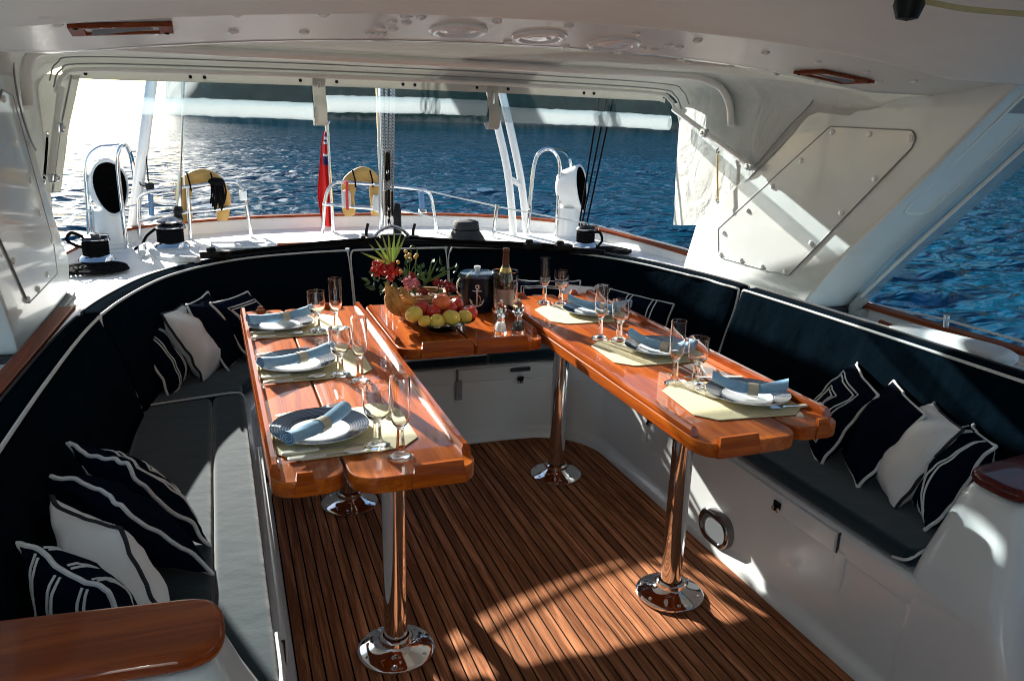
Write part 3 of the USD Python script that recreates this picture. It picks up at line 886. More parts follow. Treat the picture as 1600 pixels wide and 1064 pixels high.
# fascia bead at the joint with the hard top
for sgn, pts in ((1, [(1275, 140), (1272, 155), (1256, 175), (1236, 195), (1205, 230), (1178, 262)]), (-1, [(20, 90), (24, 130), (32, 170), (45, 212), (56, 235)])):
    obj("bolt_rope", tube(cr([W(a, b, x=sgn * 1.535) for a, b in pts], 6), .0035, 6), "grey_recess", can)
# windows of clear vinyl, rolled up
spans = [(-1.455, -.445), (-.375, .435), (.505, 1.535)]
for i, (x0, x1) in enumerate(spans):
    X = np.linspace(x0, x1, 26)
    zt = 1.70 + za(X) * .12
    zr = np.array([1.577, 1.615, 1.590 - .030 * (0)])[i]
    P = np.array([[(x, YD + .012 + .006 * math.sin(x * 9 + t * 4), z + (zr + .02 - z) * t - .02 * (i == 2) * (x - .5) * t) for x, z in zip(X, zt)] for t in np.linspace(0, 1, 7)])
    obj("clear_window", grid(P), "clear_vinyl", can)
    rc = np.array([(x, YD + .012, zr - .022 * (i == 2) * (x - .5) + .003 * math.sin(5 * x + i)) for x in np.linspace(x0 - .005, x1 + .005, 12)])
    obj("rolled_window", roll(rc, .040, 10 + i, 20, .14, .55), "rolled_vinyl", can)
    for x in (x0 + .05, (x0 + x1) / 2 - .03, (x0 + x1) / 2 + .03, x1 - .05):
        obj("snap", bolt((x, YD + .003, 1.716 + za(x) * .12), (0, -1, 0), .008, .004), "black_metal", can)
for x in (-.41, .47):
    z0 = 1.748
    path = [(x, YD - .004, z0), (x, YD - .006, 1.66), (x, YD - .036, 1.61), (x, YD - .042, 1.575), (x, YD - .026, 1.525), (x, YD + .012, 1.51), (x, YD + .055, 1.54)]
    p = cr(path, 6)
    w = .030
    t_, _, _ = frames(p)
    obj("roll_strap", grid(np.array([p - [w, 0, 0], p + [w, 0, 0]]), thick=.005), "canvas", can)
    if x > 0:
        obj("strap_buckle", rbox((x, YD - .012, 1.66), (.02, .008, .07), .003), "steel", can)
    else:
        obj("strap_buckle", rbox((x, YD - .012, 1.70), (.018, .008, .03), .003), "steel", can)

# ------------------------------------------------------------------ seat cushions and backrests
def curve_index(cond):
    return np.where(cond)[0]


CL = np.concatenate([[0], np.cumsum(np.linalg.norm(np.diff(COAM, axis=0), axis=1))])


def station(x=None, y=None, side=1):
    """Arc length along the coaming where it passes x (on the aft part) or y (on one side)."""
    if x is not None:
        i = np.argmin(np.abs(COAM[:, 0] - x) + (COAM[:, 1] < 3.9) * 9)
    else:
        i = np.argmin(np.abs(COAM[:, 1] - y) + (COAM[:, 0] * side < 0.3) * 9)
    return CL[i]


def coam_at(s):
    p = np.stack([np.interp(s, CL, COAM[:, k]) for k in (0, 1)], 1)
    q = np.stack([np.interp(s + 1e-2, CL, COAM[:, k]) - np.interp(s - 1e-2, CL, COAM[:, k]) for k in (0, 1)], 1)
    q /= np.linalg.norm(q, axis=1, keepdims=True)
    return p, np.stack([q[:, 1], -q[:, 0]], 1)


FOOT = -.115


def backrest(s0, s1, label, wr=0):
    s0, s1 = s0 + .006, s1 - .006
    n = max(10, int((s1 - s0) / .018))
    s = np.concatenate([[s0, s0 + .006, s0 + .02], np.linspace(s0 + .04, s1 - .04, n), [s1 - .02, s1 - .006, s1]])
    ins = np.concatenate([[.022, .008, .001], np.zeros(n), [.001, .008, .022]])
    p, nr = coam_at(s)
    a = np.linspace(0, 1, 9)
    rings = []
    for i in range(len(s)):
        k = ins[i]
        ring = []
        zt, zb = .832 - k, .447 + k
        for t in a:                                        # front face, slightly puffed
            o = FOOT * (1 - t) - .012 * math.sin(t * PI) * (1 if k < .01 else .4) + (k if k else 0) * .6
            ring.append((o, zb + (zt - zb) * t))
        ring += [(.012 + k * .3, zt + .010), (.035, zt + .012), (.072 - k, zt + .010), (.082 - k, zt - .01), (.05 - k, .62), (FOOT + .09 - k, zb)]
        rings.append([(p[i][0] + nr[i][0] * o, p[i][1] + nr[i][1] * o, z) for o, z in ring])
    R_ = np.array(rings)
    c = R_[:, 4].mean(0); c[2] = .45
    t = thing("backrest", label, "cushion", c, group=None)
    pl = meshkit.fbm(np.stack([s * 9, 0 * s, 0 * s], -1), 3, 15) - .5
    fade = np.clip(np.minimum(s - s0, s1 - s) / .08, 0, 1)
    for i in range(len(s)):
        R_[i, :9, :2] += nr[i] * (.020 * pl[i] * fade[i] * np.sin(a * PI) ** .7)[:, None]
    if wr:
        d = meshkit.fbm(R_ * [6, 6, 1.2], 3, 11) - .5
        for i in range(len(s)):
            w = wr * math.exp(-((s[i] - s0 - .25) / .22) ** 2)
            R_[i, :9, :2] += nr[i] * (d[i, :9, None] * w)
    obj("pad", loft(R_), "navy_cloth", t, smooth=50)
    top = [R_[i, 8] + [0, 0, .004] for i in range(1, len(s) - 1)]
    end0 = [R_[0, k] for k in range(0, 8)]
    end1 = [R_[-1, k] for k in range(7, -1, -1)]
    obj("piping", tube(cr(np.array(end0[::2] + [R_[1, 8]] + top[1::2] + end1[::2]), 4), .0055, 7), "piping", t)
    top2 = np.array([R_[i, 11] + [0, 0, .002] for i in range(1, len(s) - 1)])
    obj("piping", tube(top2, .004, 6), "piping" if False else "dark_piping", t)
    return t


sR, sRa, sLa, sL = station(y=2.93, side=1), station(x=.31), station(x=-.257), station(y=3.09, side=-1)
s_end_r, s_end_l = station(y=1.37, side=1), station(y=1.37, side=-1)
backrest(s_end_r, sR, "straight navy backrest cushion along the right seat, white piped")
backrest(sR, sRa, "curved navy backrest cushion round the aft right corner with creased cloth", .05)
backrest(sRa, sLa, "short navy backrest cushion behind the flowers, between two white seams")
backrest(sLa, sL, "curved navy backrest cushion round the aft left corner")
backrest(sL, s_end_l, "straight navy backrest cushion along the left seat, in deep shade")


def seat(poly, label, split=None, pip=True):
    c = np.mean(poly, 0)
    t = thing("seat_cushion", label, "cushion", (c[0], c[1], .39))
    parts = [poly] if split is None else split
    for q in parts:
        q = ccw(q)
        m = slab(round_poly(q, .03, 4), .390, .446, .018, 4)
        v, f = np.array(m.vertices), np.array(m.faces)
        tm = trimesh.Trimesh(v, f, process=False)
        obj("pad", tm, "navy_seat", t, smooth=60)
    q = round_poly(ccw(poly), .035, 5)
    if pip:
        ring = np.column_stack([ring2(q, .004), np.full(len(q), .441)])
        obj("piping", tube(ring, .0045, 6, closed=True), "piping", t)
    return t


seat([(-.838, 1.40), (-.855, 3.24), (-1.235, 3.17), (-1.262, 1.40)], "long navy seat cushion on the left, its front half in sunlight",
     [[(-.838, 1.40), (-.855, 3.24), (-.975, 3.218), (-.965, 1.40)], [(-.969, 1.40), (-.979, 3.217), (-1.235, 3.17), (-1.262, 1.40)]], pip=False)
sc = stage.GetPrimAtPath("/World/seat_cushion")
obj("piping", tube(cr([(-1.22, 3.176, .447), (-1.05, 3.205, .449), (-.90, 3.232, .449), (-.862, 3.225, .440), (-.852, 3.15, .42)], 6), .0045, 6), "piping", sc)
obj("piping", tube(cr([(-.835, 1.60, .43), (-.835, 1.45, .432), (-.85, 1.41, .445), (-.95, 1.402, .448)], 6), .0045, 6), "piping", sc)
seat([(.838, 1.40), (1.262, 1.40), (1.235, 3.17), (.855, 3.24)], "long navy seat cushion on the right, in shade under the throw pillows", pip=False)
sc = stage.GetPrimAtPath("/World/seat_cushion_001")
obj("piping", tube(cr([(.84, 1.46, .40), (.84, 1.41, .42), (.90, 1.403, .446), (1.0, 1.402, .447)], 6), .0045, 6), "piping", sc)
aftc = [(-.862, 3.25), (-.86, 3.34), (-.80, 3.44), (-.66, 3.487), (-.262, 3.492), (-.262, 4.215), (-.45, 4.19), (-.76, 4.06), (-1.0, 3.80), (-1.16, 3.42), (-1.23, 3.185)]
seat(aftc, "navy corner seat cushion aft left, under leaning throw pillows", pip=False)
seat([(-.256, 3.493), (.135, 3.493), (.31, 3.493), (.31, 4.215), (-.256, 4.22)], "small navy seat cushion aft, below the middle table", pip=True)
seat([(-x if x != -.262 else .316, y) for x, y in aftc], "navy corner seat cushion aft right, behind the right table", pip=False)

# arm mouldings with varnished caps at the forward ends of the seats
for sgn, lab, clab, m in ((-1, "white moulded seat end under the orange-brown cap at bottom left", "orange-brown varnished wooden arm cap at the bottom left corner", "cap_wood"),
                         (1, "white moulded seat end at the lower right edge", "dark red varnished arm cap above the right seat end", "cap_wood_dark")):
    def rr(x0, x1, y0, y1, r=.06):
        q = round_poly([(x0, y0), (x1, y0), (x1, y1), (x0, y1)], [r, .01, .01, r], 7)
        return q
    rings = []
    for z, x0, ya, yb in ((-.02, .770, 1.0, 1.40), (.015, .772, 1.0, 1.40), (.04, .792, 1.01, 1.40), (.07, .804, 1.02, 1.40), (.30, .818, 1.06, 1.40), (.375, .822, 1.09, 1.405), (.45, .855, 1.12, 1.405), (.56, .905, 1.165, 1.395), (.63, .930, 1.195, 1.385), (.655, .945, 1.20, 1.375), (.668, .965, 1.215, 1.36)):
        q = rr(x0, 1.62, ya, yb)
        rings.append([(sgn * x, y, z) for x, y in q])
    obj("seat_end", loft(rings), "gelcoat", label=lab, cat="seat end", smooth=60)
    q = round_poly([(.925, 1.195), (1.70, 1.235), (1.70, 1.42), (1.36, 1.415), (.935, 1.372)], [.075, 0, 0, .0, .075], 8)
    q = [(sgn * x, y) for x, y in q]
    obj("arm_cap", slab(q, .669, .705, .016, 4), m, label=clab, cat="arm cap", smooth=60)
# teak capping on the coaming outboard of the left backrest
cc = [W(a, b, z=.838)[:2] for a, b in ((118, 478), (70, 535), (0, 618), (-60, 690))]
cc = cr(np.array(cc), 6)
obj("coaming_cap", slab(np.vstack([cc, cc[::-1] + [-.055, -.02]]), .826, .842, .004), "trim_wood", label="brown wooden capping strip on the coaming below the left pillar", cat="wood trim")


# ------------------------------------------------------------------ throw pillows
def pillow(label, Tf, Tn, Bn, th=.075, style="plain", face=1, white=False, group=None, cat_="pillow"):
    """Corners: far top, near top, near bottom."""
    Tf, Tn, Bn = map(lambda q: np.array(q, float), (Tf, Tn, Bn))
    Bf = Bn + Tf - Tn
    ctr = (Tf + Tn + Bn + Bf) / 4
    t = thing("throw_pillow", label, "pillow", ctr, group=group)
    N = 22
    s = np.sin(np.linspace(-1, 1, N) * PI / 2)
    ex, ey = (Tn - Tf) / 2, (Tf - Bf) / 2
    nn = np.cross(ex, ey); nn /= np.linalg.norm(nn)
    sd = abs(hash(label)) % 97 if False else sum(map(ord, label)) % 97

    def S(u, v, side):
        u, v = np.asarray(u, float), np.asarray(v, float)
        pin = .055
        uu = u * (1 - pin * (1 - v ** 2)); vv = v * (1 - pin * (1 - u ** 2))
        d = th * (np.clip(1 - np.abs(u) ** 2.4, 0, 1) ** .62) * (np.clip(1 - np.abs(v) ** 2.4, 0, 1) ** .62)
        P = ctr + uu[..., None] * ex + vv[..., None] * ey
        w = meshkit.fbm(np.stack([u * 3.1 + sd, v * 3.1, u * v + side], -1), 3, sd) - .5
        e = np.clip(1 - np.maximum(np.abs(u), np.abs(v)), 0, 1)
        crease = .012 * w * np.clip(e * 6, 0, 1)
        puck = .004 * np.sin((u * 17 + v * 17) + w * 6) * np.clip(1 - e * 4, 0, 1) * np.clip(e * 12, 0, 1)
        wob = (meshkit.fbm(np.stack([u * 2 + sd, v * 2, 0 * u], -1), 2, sd + 3) - .5) * .035
        return P + nn * (side * d + side * crease + side * puck + wob)[..., None]

    U, V = np.meshgrid(s, s, indexing="ij")
    body = cat(grid(S(U, V, 1)), grid(S(U, V, -1), flip=True))
    body.merge_vertices()
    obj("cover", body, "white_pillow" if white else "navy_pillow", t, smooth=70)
    q = np.linspace(-1, 1, 18)
    o = np.ones(17)
    per = np.concatenate([S(q[:-1], -o, 1), S(o, q[:-1], 1), S(-q[:-1], o, 1), S(-o, -q[:-1], 1)])
    obj("piping", tube(cr(per, 2, closed=True), .0055, 7, closed=True), "dark_piping" if white else "piping", t)
    for side in (1, -1):
        if style == "stripes":
            for v in (-.66, -.56, -.06, .04, .52, .62):
                u = np.linspace(-.97, .97, 26)
                obj("braid", tube(S(np.full(26, v), u, side), .003, 6), "piping", t)
        if style == "frames":
            for h in (.72, .64, .34, .26):
                q2 = np.linspace(-h, h, 9)[:-1]
                o2 = np.full(8, h)
                per2 = np.concatenate([S(q2, -o2, side), S(o2, q2, side), S(-q2, o2, side), S(-o2, -q2, side)])
                obj("braid", tube(per2, .003, 6, closed=True), "piping", t)
    return t


G1 = "right seat pillows"
pillow("navy pillow with nested white square outlines behind the right table end", (1.335, 2.19, .715), (1.175, 1.92, .695), (1.00, 1.955, .44), style="frames")
pillow("plain navy pillow with white piping on the right seat", (1.335, 2.00, .70), (1.175, 1.73, .70), (1.00, 1.765, .44))
pillow("white pillow with dark piping on the right seat, between two navy pillows", (1.325, 1.83, .69), (1.18, 1.59, .70), (.995, 1.615, .44), white=True)
pillow("striped navy pillow against the right seat end", (1.315, 1.67, .675), (1.19, 1.49, .69), (.985, 1.475, .44), style="stripes")
pillow("navy pillow with a thin square outline, farthest aft of the near left pillows", (-1.30, 2.13, .735), (-1.16, 2.02, .70), (-.975, 2.02, .445), style="frames", th=.06)
pillow("plain navy pillow between the square-outlined one and the white one, near left", (-1.30, 1.95, .735), (-1.15, 1.85, .68), (-.975, 1.86, .445), th=.06)
pillow("plump white pillow with dark piping on the near left seat", (-1.305, 1.86, .715), (-1.155, 1.74, .67), (-1.035, 1.60, .47), white=True, th=.085)
pillow("striped navy pillow behind the left arm cap", (-1.31, 1.63, .73), (-1.15, 1.50, .66), (-1.06, 1.48, .45), style="stripes", th=.07)
pillow("striped navy pillow leaning in the far left corner, leftmost of its row", (-1.21, 3.70, .67), (-1.285, 3.42, .675), (-1.135, 3.28, .44), style="stripes")
pillow("white pillow with dark piping in the far left corner row", (-1.08, 3.74, .72), (-1.165, 3.48, .735), (-1.01, 3.42, .44), white=True)
pillow("plain navy pillow right of the white one in the far left corner", (-.985, 3.86, .74), (-1.075, 3.58, .745), (-.92, 3.55, .44))
pillow("navy pillow with square outlines behind the far end of the left table", (-.80, 3.93, .72), (-.965, 3.66, .735), (-.81, 3.66, .44), style="frames")
pillow("navy pillow with square outlines against the aft backrest, behind the wine cooler", (.60, 3.98, .71), (.92, 3.78, .725), (.86, 3.62, .44), style="frames")
pillow("pale grey-white pillow behind the far right plate", (.80, 3.83, .715), (1.02, 3.60, .72), (.93, 3.48, .44), white=True, th=.05)
pillow("striped navy pillow in the far right corner beyond the right table", (.93, 3.62, .735), (1.215, 3.30, .695), (1.10, 3.20, .44), style="stripes")

# ------------------------------------------------------------------ dining tables
ZT = .72
TH = .042


def leaf(t, poly, r, name="leaf"):
    q = round_poly(ccw(poly), r, 7)
    return obj(name, slab(q, ZT - TH, ZT, .0045, 3), "table_wood", t, smooth=50)


def pedestal(t, x, y):
    p = obj("pedestal", tube([(x, y, .015), (x, y, .3), (x, y, ZT - TH - .012)], .0355, 28), "chrome", t)
    obj("base_flange", lathe([(.113, .001), (.117, .004), (.116, .010), (.108, .016), (.085, .021), (.060, .030), (.050, .040), (.048, .052), (.044, .056), (.040, .058)], 40, (x, y, 0)), "chrome", p)
    obj("top_flange", lathe([(.05, ZT - TH - .03), (.095, ZT - TH - .012), (.10, ZT - TH - .006), (.10, ZT - TH - .0015)], 28, (x, y, 0)), "chrome", p)
    for k in range(6):
        a = k * PI / 3 + .3
        obj("screw", bolt((x + .098 * math.cos(a), y + .098 * math.sin(a), .0185), (0, 0, 1), .006, .003), "steel", p)


def side_table(sgn, label, y0, ys):
    t = thing("dining_table", label, "table", (sgn * .57, 2.6, 0))
    m = lambda L: [(sgn * x, y) for x, y in L]
    leaf(t, m([(.820, y0 + .025), (.846, 3.53), (.664, 3.525), (.642, y0 + .025)]), [.065, .03, .06, .07], "outer_leaf")
    leaf(t, m([(.636, y0 - .012), (.658, 3.525), (.322, 3.525), (.312, y0 - .012)]), [.07, .06, .03, .085], "inner_leaf")
    e = .0135
    yy = y0 + (.075 if sgn < 0 else .08)
    obj("rail", bar((sgn * (.821 - e), yy, ZT), (sgn * (.845 - e), 3.50, ZT), .024, .026), "rail_wood", t)
    obj("rail", bar((sgn * (.3125 + e), y0 + .065, ZT), (sgn * (.3225 + e), 3.50, ZT), .024, .026), "rail_wood", t)
    # end rails: upright against the end faces, rising above the top
    for (xa, xb, yv, za_) in ((.490, .350, y0 - .006, 0), (.768, .716, y0 + .031, 0)):
        p0, p1 = np.array((sgn * xa, yv, ZT - TH + .004)), np.array((sgn * xb, yv, ZT - TH + .004))
        obj("rail", bar(p0, p1, .022, TH + .018, .008), "cross_wood", t)
    for (xa, xb) in ((.50, .40), (.78, .735)):
        obj("rail", bar((sgn * xa, 3.513, ZT), (sgn * xb, 3.513, ZT), .02, .022), "cross_wood", t)
    for y in ys:
        obj("hinge_seam", rbox((sgn * (.64 + (y - 1.7) * .0125), y, ZT + .0004), (.02, .05, .002), .0008), "gold", t)
    pedestal(t, sgn * .479, 2.01)
    pedestal(t, sgn * .470, 2.99)
    return t


side_table(-1, "varnished two-leaf dining table on the left with three place settings", 1.735, ())
side_table(1, "varnished two-leaf dining table on the right with three place settings", 1.665, ())
mt = thing("dining_table", "small varnished middle table carrying flowers, fruit bowl and ice bucket", "table", (0, 3.13, 0))
leaf(mt, [(-.296, 2.765), (-.003, 2.765), (-.003, 3.515), (-.302, 3.515)], [.07, .0, .0, .05])
leaf(mt, [(.003, 2.765), (.300, 2.765), (.302, 3.515), (.003, 3.515)], [0, .07, .05, 0])
for sx in (-1, 1):
    obj("rail", bar((sx * .284, 2.85, ZT), (sx * .288, 3.43, ZT), .022, .026), "rail_wood", mt)
    a, b = (sx * .215, sx * .004) if sx < 0 else (.006, .225)
    obj("rail", bar((a, 2.771, ZT - TH + .004), (b, 2.771, ZT - TH + .004), .022, TH + .020, .008), "cross_wood", mt)
    obj("rail", bar((sx * .20, 3.503, ZT), (sx * .05, 3.503, ZT), .02, .024), "cross_wood", mt)
obj("underframe", rbox((0, 3.13, ZT - TH - .021), (.7, .06, .038), .004), "cross_wood", mt)
obj("underframe", rbox((0, 3.38, ZT - TH - .021), (.7, .05, .038), .004), "cross_wood", mt)

# ------------------------------------------------------------------ place settings
def mat_poly(w, d, c=.055):
    return [(-w / 2 + c, -d / 2), (w / 2 - c, -d / 2), (w / 2, -d / 2 + c), (w / 2, d / 2 - c), (w / 2 - c, d / 2), (-w / 2 + c, d / 2), (-w / 2, d / 2 - c), (-w / 2, -d / 2 + c)]


def place_plate():
    pass


WH = ["nearest on the left table", "middle of the left table", "far end of the left table", "nearest on the right table", "middle of the right table", "far end of the right table"]
plates = [W(500, 665, z=ZT + .02), W(463, 563, z=ZT + .02), W(437, 503, z=ZT + .02), W(1168, 612, z=ZT + .02), W(1030, 540, z=ZT + .02), W(925, 483, z=ZT + .02)]
mats = [np.array((-.612, plates[0][1] - .01, 0)), np.array((-.622, plates[1][1] - .01, 0)), np.array((-.634, plates[2][1] - .01, 0)),
        np.array((.606, plates[3][1] + .0, 0)), np.array((.612, plates[4][1] + .0, 0)), np.array((.618, plates[5][1] + .0, 0))]
naps = [((450, 690), (540, 641)), ((408, 571), (516, 546)), ((388, 502), (486, 487)), ((1112, 597), (1230, 610)), ((984, 528), (1088, 548)), ((888, 472), (986, 482))]


def plate_parts(t):
    obj("well", lathe([(.0001, .004), (.055, .004), (.070, .0045), (.080, .0065)][::1], 56), "porcelain", t, smooth=60)
    obj("rim", lathe([(.080, .0065), (.092, .0112), (.11, .0145), (.130, .0185), (.1335, .0195)], 72), "plate_rim", t, smooth=60)
    obj("underside", lathe([(.1335, .0195), (.1345, .0190), (.132, .0165), (.10, .008), (.075, .0015), (.060, 0), (.0001, .0015)], 56), "porcelain", t, smooth=60)


def napkin(label, p0, p1, sag):
    p0, p1 = np.asarray(p0, float), np.asarray(p1, float)
    d = p1 - p0; L = np.linalg.norm(d); d /= L
    s = np.cross(d, [0, 0, 1]); s /= np.linalg.norm(s)
    up = np.cross(s, d)
    c = (p0 + p1) / 2
    t = thing("rolled_napkin", label, "napkin", c - [0, 0, .025], group=None)
    th = np.linspace(0, 2 * PI * 2.6, 64)
    rad = np.linspace(.25, 1, 64)
    out = np.stack([rad * np.cos(th), rad * np.sin(th)], 1)
    inn = np.stack([(rad - .10) * np.cos(th), (rad - .10) * np.sin(th)], 1)
    prof2 = np.vstack([out, inn[::-1]])
    rings = []
    for k, a in enumerate(np.linspace(0, 1, 19)):
        q = abs(a - .56)
        r = .0225 * (1 - .22 * math.exp(-(q / .09) ** 2)) * (1 + .06 * math.sin(a * 13 + len(label)))
        ctr = p0 + d * L * a + up * (sag * (2 * abs(a - .5)) ** 2 - sag * .3)
        w = 1 + .10 * (meshkit.fbm(np.stack([prof2[:, 0] * 1.5, prof2[:, 1] * 1.5, np.full(len(prof2), a * 7.0)], -1), 2, 5) - .5)
        rings.append(ctr + (prof2[:, :1] * w[:, None]) * s * r * 1.08 + (prof2[:, 1:] * w[:, None]) * up * r * .92)
    v = np.array(rings)
    m = loft(v, caps=False)
    import mapbox_earcut as ec
    tri = ec.triangulate_float64(prof2.astype(float), np.array([len(prof2)], np.uint32)).reshape(-1, 3)
    k = len(prof2)
    f = np.vstack([m.faces, tri, tri[:, ::-1] + (len(rings) - 1) * k])
    obj("cloth", trimesh.Trimesh(m.vertices, f, process=False), "napkin_blue", t, smooth=45)
    rc = p0 + d * L * .56 - up * sag * .28
    rg = []
    for o, r in ((-.016, .0205), (-.016, .0222), (.016, .0222), (.016, .0205)):
        rg.append([rc + d * o + s * r * 1.04 * math.cos(b) + up * r * .9 * math.sin(b) for b in np.linspace(0, 2 * PI, 24, endpoint=False)])
    rg.append(rg[0])
    obj("napkin_ring", loft(rg, caps=False), "napkin_ring", t)


# cutlery, each lying along +x from its handle's end
def spoon_parts(t):
    obj("handle", loft([[(x, y * w, .003 + z * h) for y, z in ((-1, -1), (1, -1), (1, 1), (-1, 1))] for x, w, h in ((0, .006, .002), (.003, .0075, .003), (.05, .0078, .0032), (.092, .006, .0028), (.095, .004, .002))]), "handle_cream", t)
    obj("neck", tube([(.09, 0, .003), (.11, 0, .0045), (.13, 0, .006), (.15, 0, .0035)], [.003, .0024, .0022, .003], 8), "steel", t)
    u = np.linspace(0, 2 * PI, 24, endpoint=False)
    rings = [[(.172 + .029 * k * math.cos(a), .0185 * k * math.sin(a) * (1 - .15 * math.cos(a)), .0015 + .0055 * k ** 2) for a in u] for k in (.02, .35, .7, 1)] + [[(.172 + .0295 * math.cos(a), .019 * math.sin(a) * (1 - .15 * math.cos(a)), .0066) for a in u]] + [[(.172 + .029 * k * math.cos(a), .0185 * k * math.sin(a) * (1 - .15 * math.cos(a)), .0003 + .0055 * k ** 2) for a in u] for k in (1, .7, .35, .02)]
    obj("bowl", loft(rings), "chrome", t, smooth=60)


def knife_parts(t):
    obj("handle", loft([[(x, y * w, .003 + z * h) for y, z in ((-1, -1), (1, -1), (1, 1), (-1, 1))] for x, w, h in ((0, .006, .002), (.003, .0075, .003), (.05, .0078, .0032), (.092, .006, .0028), (.095, .004, .002))]), "handle_cream", t)
    obj("blade", slab([(.094, -.006), (.19, -.009), (.207, -.004), (.21, .003), (.18, .007), (.094, .006)], .001, .0028, .0006, 1), "steel", t)


def fork_parts(t):
    obj("handle", loft([[(x, y * w, .003 + z * h) for y, z in ((-1, -1), (1, -1), (1, 1), (-1, 1))] for x, w, h in ((0, .006, .002), (.003, .0075, .003), (.05, .0078, .0032), (.092, .006, .0028), (.095, .004, .002))]), "handle_cream", t)
    obj("neck", tube([(.09, 0, .003), (.11, 0, .004), (.13, 0, .006), (.148, 0, .006)], [.003, .0024, .0022, .005], 8), "steel", t)
    obj("head", cat(slab([(.145, -.006), (.160, -.011), (.160, .011), (.145, .006)], .004, .0058, .0005, 1), *[tube([(.158, y, .005), (.175, y, .006), (.195, y, .0085)], .0014, 6) for y in (-.0095, -.0032, .0032, .0095)]), "steel", t)


def goblet_parts(t):
    obj("bowl", lathe([(.0001, .082), (.012, .083), (.022, .089), (.031, .101), (.0335, .118), (.0335, .166), (.0343, .1668), (.0350, .166), (.0352, .118), (.033, .099), (.024, .085), (.014, .0775), (.0105, .072)][::-1], 36), "glass", t, smooth=50)
    st = [(.0105, .072), (.0098, .066), (.0112, .045), (.0125, .024), (.017, .016)]
    obj("stem", lathe(st[::-1] + [(.006, .0722), (.0001, .0722)], 8), "glass", t, smooth=20)
    obj("foot", lathe([(.0001, .0005), (.030, .0005), (.034, .002), (.0345, .006), (.028, .0095), (.019, .0145), (.0165, .0157), (.0001, .0157)], 14), "glass", t, smooth=20)


def flute_parts(t):
    obj("bowl", lathe([(.0001, .093), (.010, .094), (.018, .102), (.0232, .118), (.0245, .14), (.0248, .222), (.0254, .2228), (.0262, .222), (.0260, .14), (.0248, .116), (.0195, .0985), (.011, .088), (.0088, .083)][::-1], 32), "glass", t, smooth=50)
    st = [(.0088, .083), (.0085, .075), (.0105, .05), (.0120, .026), (.0155, .017)]
    obj("stem", lathe(st[::-1] + [(.005, .0832), (.0001, .0832)], 8), "glass", t, smooth=20)
    obj("foot", lathe([(.0001, .0005), (.030, .0005), (.0335, .002), (.034, .006), (.027, .010), (.018, .0152), (.015, .0167), (.0001, .0167)], 14), "glass", t, smooth=20)


PROTO = {}


def place(kind, parts, label, catg, loc, rotz, group):
    if kind not in PROTO:
        PROTO[kind] = local_thing(kind, label, catg, loc, rotz, group)
        parts(PROTO[kind])
    else:
        dup(PROTO[kind], label, loc, rotz, group)


def dir2(a, b, z):
    p, q = W(*a, z=z), W(*b, z=z)
    return p, math.atan2(q[1] - p[1], q[0] - p[0])


def mat_parts(t):
    obj("mat", slab(mat_poly(.372, .33), 0, .003, .001, 1), "placemat", t)


gob = [(590, 699), (532, 588), (496, 519), (1086, 603), (967, 533), (876, 476)]
flu = [(626, 715), (563, 596), (526, 521), (1053, 600), (937, 529), (850, 474)]
spo = [((450, 719), (560, 706)), ((412, 599), (508, 588)), ((392, 529), (472, 521)), ((1064, 595), (1135, 632)), ((968, 540), (1025, 560)), ((868, 478), (905, 494))]
kni = [((440, 710), (545, 696)), ((408, 591), (500, 580)), ((390, 521), (466, 515)), ((1285, 632), (1195, 640)), None, None]
frk = [((432, 652), (520, 636)), ((402, 556), (480, 545)), None, ((1160, 590), (1085, 590)), ((1070, 540), (1010, 530)), None]
MP = ("fresh pale blue rolled napkin", )
for i in range(6):
    w = WH[i]
    mp = mats[i]
    tw = (.03, .0, -.02, -.10, -.06, -.05)[i]
    place("placemat", mat_parts, f"olive straw placemat with cut corners under the plate {w}", "placemat", (mp[0], mp[1], ZT + .0012), tw, "placemats on the side tables")
    place("dinner_plate", plate_parts, f"white plate with navy ringed rim, {w}", "plate", (plates[i][0], plates[i][1], ZT + .0045), 0, "plates on the side tables")
    a, b = naps[i]
    napkin(f"pale blue napkin in a straw ring, plate {w}", W(*a, z=ZT + .048), W(*b, z=ZT + .048), .012 if i < 3 else .030)
    p = W(*gob[i], z=ZT + .003)
    inmat = lambda q: abs(q[0] - mp[0]) < .19 and abs(q[1] - mp[1]) < .165
    zz = lambda q: ZT + (.0045 if inmat(q) else .0005)
    place("wine_goblet", goblet_parts, f"short-stemmed glass goblet by the plate {w}", "goblet", (p[0], p[1], zz(p)), .3 * i, "goblets at the place settings")
    p = W(*flu[i], z=ZT + .003)
    place("champagne_flute", flute_parts, f"tall glass champagne flute by the plate {w}", "flute", (p[0], p[1], zz(p)), .5 * i, "flutes at the place settings")
    p, r = dir2(*spo[i], ZT + .005)
    place("spoon", spoon_parts, f"spoon with cream handle beside the plate {w}", "spoon", (p[0], p[1], ZT + .0046), r, "spoons at the place settings")
    if kni[i]:
        p, r = dir2(*kni[i], ZT + .005)
        place("knife" if i < 3 else "fork", knife_parts if i < 3 else fork_parts, f"{'knife' if i < 3 else 'fork'} with cream handle beside the plate {w}", "knife" if i < 3 else "fork", (p[0], p[1], ZT + .0046), r, "knives at the place settings" if i < 3 else "forks at the place settings")
    if frk[i]:
        p, r = dir2(*frk[i], ZT + .005)
        if i < 3:
            place("fork", fork_parts, f"fork with cream handle on the far side of the plate {w}", "fork", (p[0], p[1], ZT + .0046), r, "forks at the place settings")
        else:
            place("knife", knife_parts, f"knife with cream handle on the far side of the plate {w}", "knife", (p[0], p[1], ZT + .0046), r, "knives at the place settings")

